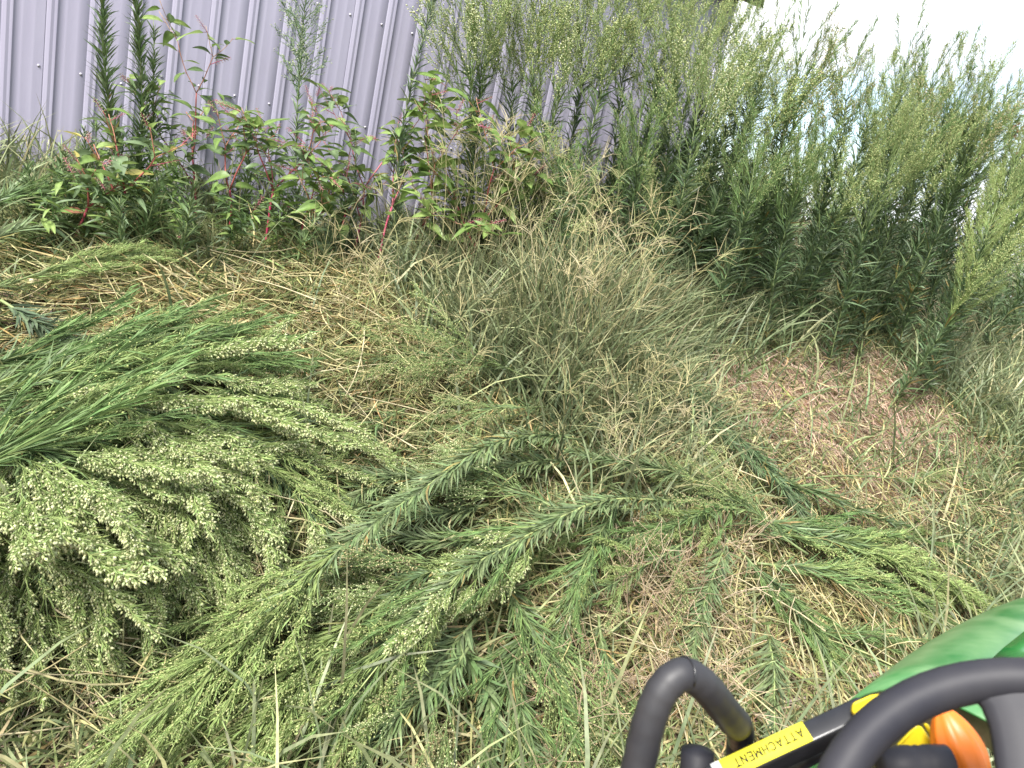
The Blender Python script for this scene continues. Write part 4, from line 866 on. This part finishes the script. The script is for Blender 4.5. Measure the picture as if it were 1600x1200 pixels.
# a pale foxtail spike on its stalk, resting over the bare patch
b = hit(1195, 800); e = hit(1278, 726, .05); e2 = hit(1222, 768, .10); r = empty('foxtail', b); tag(r, 'pale bristly foxtail spike slanting over the bare patch', 'grass'); mb = MB()
b_ = b + np.array([0, 0, .06]); tube(mb, np.array([b_, (b_ + e2) / 2 + np.array([0, 0, .02]), e2]) - b, .0014, 4, (.40, .38, .18)); mb.build('stalk', M_stem, r)
mb = MB(); u = np.linspace(0, 1, 9)[:, None]; ax = (e2 * (1 - u) + e * u) - b; rad = .0068 * np.sin(np.pi * np.linspace(.12, .96, 9)) ** .5
tube(mb, ax, rad, 8, (.52, .47, .26)); n = 420; v = rng.random(n)[:, None]; Pb = (e2 * (1 - v) + e * v) - b; D = unit(e - e2) * .6 + unit(rng.normal(size=(n, 3)))
blades(mb, Pb, D, np.zeros((n, 3)), rng.uniform(.010, .018, n), .0011, jit((.60, .54, .32), n), 2); mb.build('seed_spike', M_straw, r)
# broken woody sticks
for (a, c_, rr, col, lab) in [((1215, 1108), (1262, 1085), .009, (.46, .36, .30), 'short pale broken stick beside the yellow decal'), ((1322, 1072), (1385, 1046), .010, (.44, .30, .24), 'pinkish split stick left of the green hood'), ((1282, 938), (1316, 908), .008, (.50, .45, .22), 'yellow green cut stalk on the hay')]:
    A = hit(*a, .05); B_ = hit(*c_, .06); r = empty('broken_stick', A); tag(r, lab, 'stick'); mb = MB(); u = np.linspace(0, 1, 7)[:, None]; pts = (A * (1 - u) + B_ * u) - A + rng.normal(0, .003, (7, 3))
    tube(mb, pts, rr * np.array([.6, .95, 1.1, .9, 1.05, .9, .45]), 7, jit(col, 7, .2)); mb.build('wood', M_stem, r); d = unit(pts[-1] - pts[0])
    mb = MB(); blades(mb, np.repeat(pts[-1:], 5, 0), d + rng.normal(0, .25, (5, 3)), np.zeros((5, 3)), rr * 2.4, rr * .7, jit(np.array(col) * 1.3, 5), 2); mb.build('splinters', M_straw, r)
# a small reddish tree far off at the right, behind the weeds
def far_tree(px, py, dist, Rr, label, cols):
    v = unit(ray(px, py)); cpt = v * dist; g = float(ground(cpt[0], cpt[1])); r = empty('tree', (cpt[0], cpt[1], g)); tag(r, label, 'tree'); H = cpt[2] - g
    mb = MB(); tube(mb, [(0, 0, -.1), (.05, 0, H * .4), (0, .05, H * .75), (.03, 0, H * 1.1)], [.035, .03, .025, .015], 8, (.14, .10, .07))
    for i in range(16):
        az = i * 2.4; z = H * (.45 + .5 * i / 16); tube(mb, [(0.02, 0.02, z), (math.cos(az) * Rr * .5, math.sin(az) * Rr * .5, z + Rr * .3), (math.cos(az) * Rr * .9, math.sin(az) * Rr * .9, z + Rr * .45)], [.03, .018, .006], 5, (.14, .10, .07), caps=False)
    mb.build('trunk', M_stem, r); mb = MB(); n = 5200; cl = rng.normal(0, .55, (60, 3)) * Rr; cl[:, 2] = cl[:, 2] * .8; i = rng.integers(0, 60, n); Pp = cl[i] + rng.normal(0, .17, (n, 3)) * Rr + np.array([0, 0, H])
    blades(mb, Pp, rng.normal(size=(n, 3)), rng.normal(0, .2, (n, 3)), rng.uniform(.06, .11, n), rng.uniform(.035, .06, n), jit(np.array(cols)[rng.integers(0, len(cols), n)], n), 2); mb.build('crown', M_broad, r)
far_tree(1650, 262, 16, .62, 'small tree with purplish brown leaves beyond the weeds at the right edge', [(.16, .07, .05), (.22, .12, .07), (.12, .10, .05)])

# ------------------------------------------------------------------ the tractor one sits on
def at(px, py, depth): return ray(px, py) * depth
def make_tractor():
    TH = math.radians(45); h3 = np.array([math.sin(TH), math.cos(TH), 0]); l3 = np.array([-h3[1], h3[0], 0]); up = np.array([0, 0, 1.0])
    wc = at(1723, 1461, .493)
    o = np.array([wc[0], wc[1], float(ground(wc[0], wc[1]))])
    tr = empty('tractor', o); tag(tr, 'green tractor seen from its seat with black steering wheel and yellow decal', 'tractor')
    m_rub = solid('black_soft_plastic', (.017, .017, .024), .58, 0, .32, 14, .12, .04, .0, (.028, .027, .031))
    m_foam = solid('black_foam_grip', (.018, .018, .022), .52, 0, .42, 16, .15, .10, 0, (.036, .035, .037))
    m_blk = solid('black_painted_steel', (.012, .012, .014), .35, 0, .5, 30, .3, .1, .2)
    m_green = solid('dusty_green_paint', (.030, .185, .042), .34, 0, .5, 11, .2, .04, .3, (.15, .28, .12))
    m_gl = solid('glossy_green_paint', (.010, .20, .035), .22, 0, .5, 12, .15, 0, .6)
    m_yel = solid('yellow_paint', (.72, .56, .02), .4, 0, .4, 30, .12)
    m_dec = solid('yellow_decal_vinyl', (.74, .68, .05), .7, 0, .2, 60, .05)
    m_wht = solid('white_decal_edge', (.75, .75, .72), .45, 0, .4, 60, .06)
    m_ink = solid('black_ink', (.008, .008, .008), .5, 0, .3, 60, .2)
    m_org = solid('orange_plastic', (.74, .185, .018), .38, 0, .45, 50, .08, .05)
    m_mint = solid('pale_green', (.35, .62, .48), .35, 0, .4, 40, .1)
    def build(mb, name, m, par=tr, bevel=0, sub=0, smooth=True):
        mb.V = [v - (o if par is tr else o) for v in mb.V]
        ob = mb.build(name, m, None, smooth); ob.parent = par
        if bevel:
            bv = ob.modifiers.new('bevel', 'BEVEL'); bv.width = bevel; bv.segments = 3; bv.limit_method = 'ANGLE'
        if sub:
            sd_ = ob.modifiers.new('sub', 'SUBSURF'); sd_.levels = sub; sd_.render_levels = sub
        return ob
    # --- hood: lofted cross sections from the dash to the rounded nose
    secs = [(.38, .215, -.60), (.60, .22, -.60), (.80, .22, -.615), (1.05, .212, -.635), (1.22, .20, -.655), (1.36, .18, -.68), (1.46, .15, -.72), (1.52, .11, -.78), (1.545, .05, -.86)]
    hc = np.array([wc[0], wc[1], 0]) + HOOD_OFF[0] * h3 + HOOD_OFF[1] * l3
    mb = MB(); nv = 25
    for (x, hw, zt) in secs:
        zt = zt + HOOD_OFF[2]
        for j in range(nv):
            a = math.pi * j / (nv - 1); cx, sx = math.cos(a), math.sin(a)
            y = hw * np.sign(cx) * abs(cx) ** .62; zz = zt - .17 * (1 - abs(sx) ** .85) * (hw / .22) ** .3 - (0.30 if j in (0, nv - 1) else 0)
            mb.add([hc + x * h3 + y * l3 + up * zz])
    k = len(secs); mb.Q = [np.array([(i * nv + j, i * nv + j + 1, (i + 1) * nv + j + 1, (i + 1) * nv + j) for i in range(k - 1) for j in range(nv - 1)])]
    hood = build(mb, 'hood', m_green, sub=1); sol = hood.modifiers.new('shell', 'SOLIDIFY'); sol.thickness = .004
    # raised glossy dark green patch with a small pale green one on the far shoulder of the hood
    def on_hood(x, f, lift):
        i = np.interp(x, [s_[0] for s_ in secs], range(k)); hw = np.interp(i, range(k), [s_[1] for s_ in secs]); zt = np.interp(i, range(k), [s_[2] for s_ in secs]) + HOOD_OFF[2]
        cx = abs(f) ** (1 / .62) * np.sign(f); sx = math.sqrt(max(0, 1 - cx * cx)); zz = zt - .17 * (1 - sx ** .85) * (hw / .22) ** .3
        return hc + x * h3 + hw * f * l3 + up * (zz + lift)
    def patch(x0, x1, f0, f1, lift, n=8, sk=0.0):
        mb = MB(); V = [on_hood(x0 + (x1 - x0) * i / n + sk * j / n, f0 + (f1 - f0) * j / n, lift) for i in range(n + 1) for j in range(n + 1)]
        V2 = [v - up * .006 for v in V]; N_ = (n + 1) ** 2
        Q = [(i * (n + 1) + j, i * (n + 1) + j + 1, (i + 1) * (n + 1) + j + 1, (i + 1) * (n + 1) + j) for i in range(n) for j in range(n)]
        for i in range(n):
            for (a, b_) in ((i * (n + 1), (i + 1) * (n + 1)), (i * (n + 1) + n, (i + 1) * (n + 1) + n), (i, i + 1), (n * (n + 1) + i, n * (n + 1) + i + 1)): Q.append((a, b_, N_ + b_, N_ + a))
        mb.add(V + V2, Q); return mb
    build(patch(*HOOD_PATCH[0], .004, sk=HOOD_PATCH[1]), 'hood_patch', m_gl)
    build(patch(*HOOD_PATCH[2], .0055, 4, sk=HOOD_PATCH[3]), 'hood_pale_patch', m_mint)
    mb = MB(); c_ = hc - l3 * .0
    M4 = np.eye(4); M4[:3, 0] = h3; M4[:3, 1] = l3; M4[:3, 2] = up; M4[:3, 3] = (hc[0], hc[1], 0)
    box(mb, (-.1, -.13, o[2] + .28), (1.35, .13, -1.05), M=M4); build(mb, 'chassis', m_blk, bevel=.01)
    mb = MB(); box(mb, (.10, -.19, -1.25), (.375, .19, -.80 + HOOD_OFF[2]), M=M4); build(mb, 'dash_console', m_blk, bevel=.02)
    mb = MB(); tube(mb, [wc - up * .03 - h3 * .0, wc - up * .22 + h3 * .14, wc - up * .5 + h3 * .24], [.045, .05, .06], 14); build(mb, 'steering_column', m_blk)
    # --- steering wheel
    tau = math.radians(40); n_ = up * math.cos(tau) - h3 * math.sin(tau); a_ = unit(np.cross(n_, h3)); b_ = np.cross(n_, a_)
    sw = empty('steering_wheel', wc - o); sw.parent = tr
    mb = MB(); N1, N2 = 72, 18
    for i in range(N1):
        t = 2 * math.pi * i / N1; rd = math.cos(t) * a_ + math.sin(t) * b_
        for j in range(N2):
            p = 2 * math.pi * j / N2; grip = 1 + .035 * (j in (12, 13, 14)) * math.cos(t * 18)
            mb.add([.175 * rd + (.0168 * math.cos(p)) * rd * grip + .0180 * math.sin(p) * n_])
    mb.Q = [np.array([(i * N2 + j, ((i + 1) % N1) * N2 + j, ((i + 1) % N1) * N2 + (j + 1) % N2, i * N2 + (j + 1) % N2) for i in range(N1) for j in range(N2)])]
    ob = mb.build('rim', m_rub, sw)
    spo = at(*SPOKE_PX, .46); rd0 = spo - wc; rd0 = unit(rd0 - n_ * (rd0 @ n_)); 
    for q in range(3):
        an = q * 2 * math.pi / 3; rd = math.cos(an) * rd0 + math.sin(an) * np.cross(n_, rd0); sd_ = np.cross(n_, rd); mb = MB(); ns = 11; nc = 16
        for i in range(ns):
            u = i / (ns - 1); r_ = .045 + u * .128; wd = .045 + .022 * (2 * u - 1) ** 4 * (1.5 if u > .5 else .7); dz = -.030 * (1 - u) ** 1.0
            for j in range(nc):
                p = 2 * math.pi * j / nc; cs, sn = math.cos(p), math.sin(p)
                mb.add([rd * r_ + sd_ * wd * np.sign(cs) * abs(cs) ** .6 + n_ * (dz + .011 * np.sign(sn) * abs(sn) ** .7)])
        mb.Q = [np.array([(i * nc + j, i * nc + (j + 1) % nc, (i + 1) * nc + (j + 1) % nc, (i + 1) * nc + j) for i in range(ns - 1) for j in range(nc)])]
        mb.build('spoke', m_rub, sw)
    def disc(R0, prof, name, m):
        mb = MB(); N = 40
        for (rr, zz) in prof:
            for i in range(N): t = 2 * math.pi * i / N; mb.add([(math.cos(t) * a_ + math.sin(t) * b_) * rr + n_ * zz])
        mb.Q = [np.array([(i * N + j, i * N + (j + 1) % N, (i + 1) * N + (j + 1) % N, (i + 1) * N + j) for i in range(len(prof) - 1) for j in range(N)])]
        mb.add([n_ * prof[-1][1]]); L_ = len(prof) - 1; mb.T = [np.array([(L_ * N + j, L_ * N + (j + 1) % N, mb.n - 1) for j in range(N)])]
        mb.build(name, m, sw)
    disc(0, [(.055, -.06), (.062, -.03), (.062, -.018), (.058, -.012)], 'hub', m_rub)
    disc(0, [(.052, -.0125), (.052, -.004), (.048, .001), (.03, .004), (.01, .005)], 'hub_cap', m_foam)
    # --- grab rail: foam covered tube bent over, with a dark collar and a bare lower tube
    def curve(pts, n):
        pts = np.array(pts); t = np.linspace(0, 1, len(pts)); u = np.linspace(0, 1, n); c = np.stack([np.interp(u, t, pts[:, j]) for j in range(3)], 1)
        for _ in range(10): c[1:-1] = .25 * c[:-2] + .5 * c[1:-1] + .25 * c[2:]
        return c
    rail = [at(975, 1290, .735), at(996, 1205, .735), at(1012, 1130, .735), at(1034, 1074, .735), at(1068, 1046, .74), at(1104, 1072, .755), at(1130, 1108, .785), at(1152, 1133, .81)]
    mb = MB(); tube(mb, curve(rail, 46), .0166 + .0004 * np.sin(np.arange(46) * 2.1), 20); foam = build(mb, 'grab_rail', m_foam)
    mb = MB(); s0, s1 = at(1066, 1047, .74), at(1062, 1048, .74); c0 = curve(rail, 46); i0 = 26
    tt = unit(c0[i0 + 1] - c0[i0 - 1]); xa = unit(np.cross(tt, cU)); ya = np.cross(xa, tt)
    rp_ = [c0[i0] + .0170 * (math.cos(q) * xa + math.sin(q) * ya) for q in np.linspace(-.3, math.pi + .6, 16)]
    tube(mb, rp_, .0011, 6); build(mb, 'foam_seam', m_blk)
    mb = MB(); tube(mb, curve([at(1144, 1118, .80), at(1157, 1136, .83), at(1157, 1158, .85)], 12), [.0140] * 3 + [.0158] * 6 + [.0148] * 3, 18); build(mb, 'collar', m_blk)
    mb = MB(); tube(mb, curve([at(1155, 1140, .85), at(1152, 1178, .87), at(1151, 1260, .89)], 12), .0135, 18); build(mb, 'rail_post', m_foam)
    mb = MB(); tube(mb, [at(1092, 1166, .86), at(1090, 1174, .86), at(1086, 1250, .86)], [.0, .019, .020], 18); build(mb, 'rail_socket', m_rub)
    # --- control bar with the yellow decal
    P0, P1 = at(1080, 1228, .80), at(1352, 1101, .80); ax = unit(P1 - P0); vd = unit(at(1200, 1165, .8)); n1 = unit(-vd * .75 + cU * .66); n1 = unit(n1 - ax * (n1 @ ax)); n2 = np.cross(n1, ax)   # n2 points up the picture
    Lb = np.linalg.norm(P1 - P0); M4b = np.eye(4); M4b[:3, 0] = ax; M4b[:3, 1] = n2; M4b[:3, 2] = n1; M4b[:3, 3] = P0
    mb = MB(); box(mb, (0, -.0125, -.03), (Lb, .0125, 0), M=M4b); build(mb, 'control_bar', m_blk, bevel=.004, smooth=False)
    mb = MB(); tube(mb, [at(1190, 1215, .83), at(1300, 1155, .86), at(1345, 1125, .87)], .014, 12); build(mb, 'control_rod', m_blk)
    def along(px, py):
        v = ray(px, py); t = (P0 @ n1) / (v @ n1); return (v * t - P0) @ ax
    xa_, xb_ = along(1124, 1191), along(1266, 1149)
    mb = MB(); box(mb, (xa_, -.0112, .0012), (xb_, .0112, .0022), M=M4b); dec = build(mb, 'decal', m_dec, smooth=False)
    mb = MB(); box(mb, (xa_ - .010, -.0112, .0012), (xa_ - .0004, .0112, .0020), M=M4b); build(mb, 'decal_edge', m_wht, smooth=False)
    GL = {'A': [[(0, 0), (.35, 1), (.7, 0)], [(.14, .34), (.56, .34)]], 'T': [[(0, 1), (.64, 1)], [(.32, 1), (.32, 0)]], 'C': [[(.66, .84), (.48, .98), (.24, .98), (.06, .78), (.03, .5), (.06, .22), (.24, .02), (.48, .02), (.66, .16)]],
          'H': [[(.03, 0), (.03, 1)], [(.63, 0), (.63, 1)], [(.03, .52), (.63, .52)]], 'M': [[(.03, 0), (.03, 1), (.40, .2), (.77, 1), (.77, 0)]], 'E': [[(.6, 1), (.03, 1), (.03, 0), (.6, 0)], [(.03, .52), (.54, .52)]], 'N': [[(.03, 0), (.03, 1), (.63, 0), (.63, 1)]]}
    ADV = {'A': .7, 'T': .64, 'C': .67, 'H': .66, 'M': .8, 'E': .6, 'N': .66}; word = 'ATTACHMENT'; CH = .0088; gap = .27
    wid = sum(ADV[c] for c in word) + gap * (len(word) - 1); x0 = -wid / 2; mb = MB()
    for c in word:
        for st in GL[c]:
            for (p, q) in zip(st[:-1], st[1:]):
                a2 = np.array([x0 + p[0], p[1]]) * CH; b2 = np.array([x0 + q[0], q[1]]) * CH; d2 = (b2 - a2) / np.linalg.norm(b2 - a2); nn = np.array([-d2[1], d2[0]]) * .00082; a2 = a2 - d2 * .0004; b2 = b2 + d2 * .0004
                c4 = [a2 - nn, b2 - nn, b2 + nn, a2 + nn]
                mb.add([(*v, 0) for v in c4] + [(*v, .0003) for v in c4], [(4, 5, 6, 7), (0, 1, 5, 4), (1, 2, 6, 5), (2, 3, 7, 6), (3, 0, 4, 7)])
        x0 += ADV[c] + gap
    le = mb.build('lettering', m_ink, dec, False)
    xm = (along(1142, 1190) + along(1254, 1153)) / 2
    Mt = np.eye(4); Mt[:3, 0] = -ax; Mt[:3, 1] = -n2; Mt[:3, 2] = n1; Mt[:3, 3] = P0 + ax * (xm + .003) + n2 * .0050 + n1 * .0024 - o
    le.matrix_local = Matrix(Mt.tolist())
    # --- levers behind the wheel
    kc = at(1494, 1163, .76); ka = unit(at(1478, 1122, .82) - at(1512, 1210, .80)); mb = MB(); N1, N2 = 22, 28
    fx = unit(np.cross(ka, vd)); fy = np.cross(ka, fx)
    for i in range(N1):
        u = i / (N1 - 1); zc = -.042 + .074 * u; rr = .0005 + .0232 * math.sin(math.pi * min(1, .06 + .90 * u ** .8)) ** .55
        for j in range(N2):
            p = 2 * math.pi * j / N2; g = 1 + .085 * math.cos(p * 8 + u * 2.6); mb.add([kc + ka * zc + (fx * math.cos(p) + fy * math.sin(p) * .8) * rr * g])
    mb.Q = [np.array([(i * N2 + j, i * N2 + (j + 1) % N2, (i + 1) * N2 + (j + 1) % N2, (i + 1) * N2 + j) for i in range(N1 - 1) for j in range(N2)])]
    build(mb, 'lever_knob', m_org)
    mb = MB(); tube(mb, [kc - ka * .03, kc - ka * .12, kc - ka * .2 + h3 * .05], [.010, .009, .009], 10); build(mb, 'lever', m_blk)
    def plate(px, depth, th, name, m):
        pts = [at(x, y, depth + (d if len(q) > 2 else 0)) for q in px for x, y, d in [tuple(q) + (0,) * (3 - len(q))]]; n = len(pts); back = [p + vd * th for p in pts]
        bmv = bpy.data.meshes.new(name); V = [tuple(p - o) for p in pts + back]
        F = [tuple(range(n)), tuple(range(2 * n - 1, n - 1, -1))] + [(i, n + i, n + (i + 1) % n, (i + 1) % n) for i in range(n)]
        bmv.from_pydata(V, [], F); bmv.update(); bmv.materials.append(m); ob = link(name, bmv, tr); bv = ob.modifiers.new('bevel', 'BEVEL'); bv.width = .0025; bv.segments = 2
    plate([(1375, 1208), (1384, 1186), (1400, 1166), (1430, 1134), (1440, 1134), (1466, 1170), (1455, 1180), (1440, 1176), (1418, 1167), (1400, 1174), (1388, 1200)], .79, .012, 'yellow_bracket', m_yel)
    plate([(1443, 1130), (1450, 1130), (1478, 1172), (1470, 1178)], .80, .010, 'yellow_bracket', m_yel)
    plate([(1331, 1112), (1333, 1098), (1360, 1086), (1400, 1080), (1400, 1100), (1338, 1120)], .785, .02, 'yellow_bracket', m_yel)
    mb = MB(); q0, q1 = at(1378, 1196, .72), at(1482, 1192, .72); tube(mb, [q0 - (q1 - q0) * .02, q0, q0 + (q1 - q0) * .3, q0 + (q1 - q0) * .45, q0 + (q1 - q0) * .5, q0 + (q1 - q0) * .56, q0 + (q1 - q0) * .62, q0 + (q1 - q0) * .68, q1, q1 + (q1 - q0) * .03], [.004, .0155, .0175, .0172, .0160, .0172, .0160, .0172, .0165, .006], 20); build(mb, 'switch_stalk', m_rub)
    mb = MB(); tube(mb, [at(1430, 1215, .73), at(1440, 1290, .76)], .012, 12); build(mb, 'stalk_post', m_blk)
HOOD_OFF = (0.0, 0.085, 0.13)
HOOD_PATCH = ((.55, 1.1, .45, -.35), .25, (.75, .90, .3, .05), .06)
SPOKE_PX = (1738, 1100)
make_tractor()
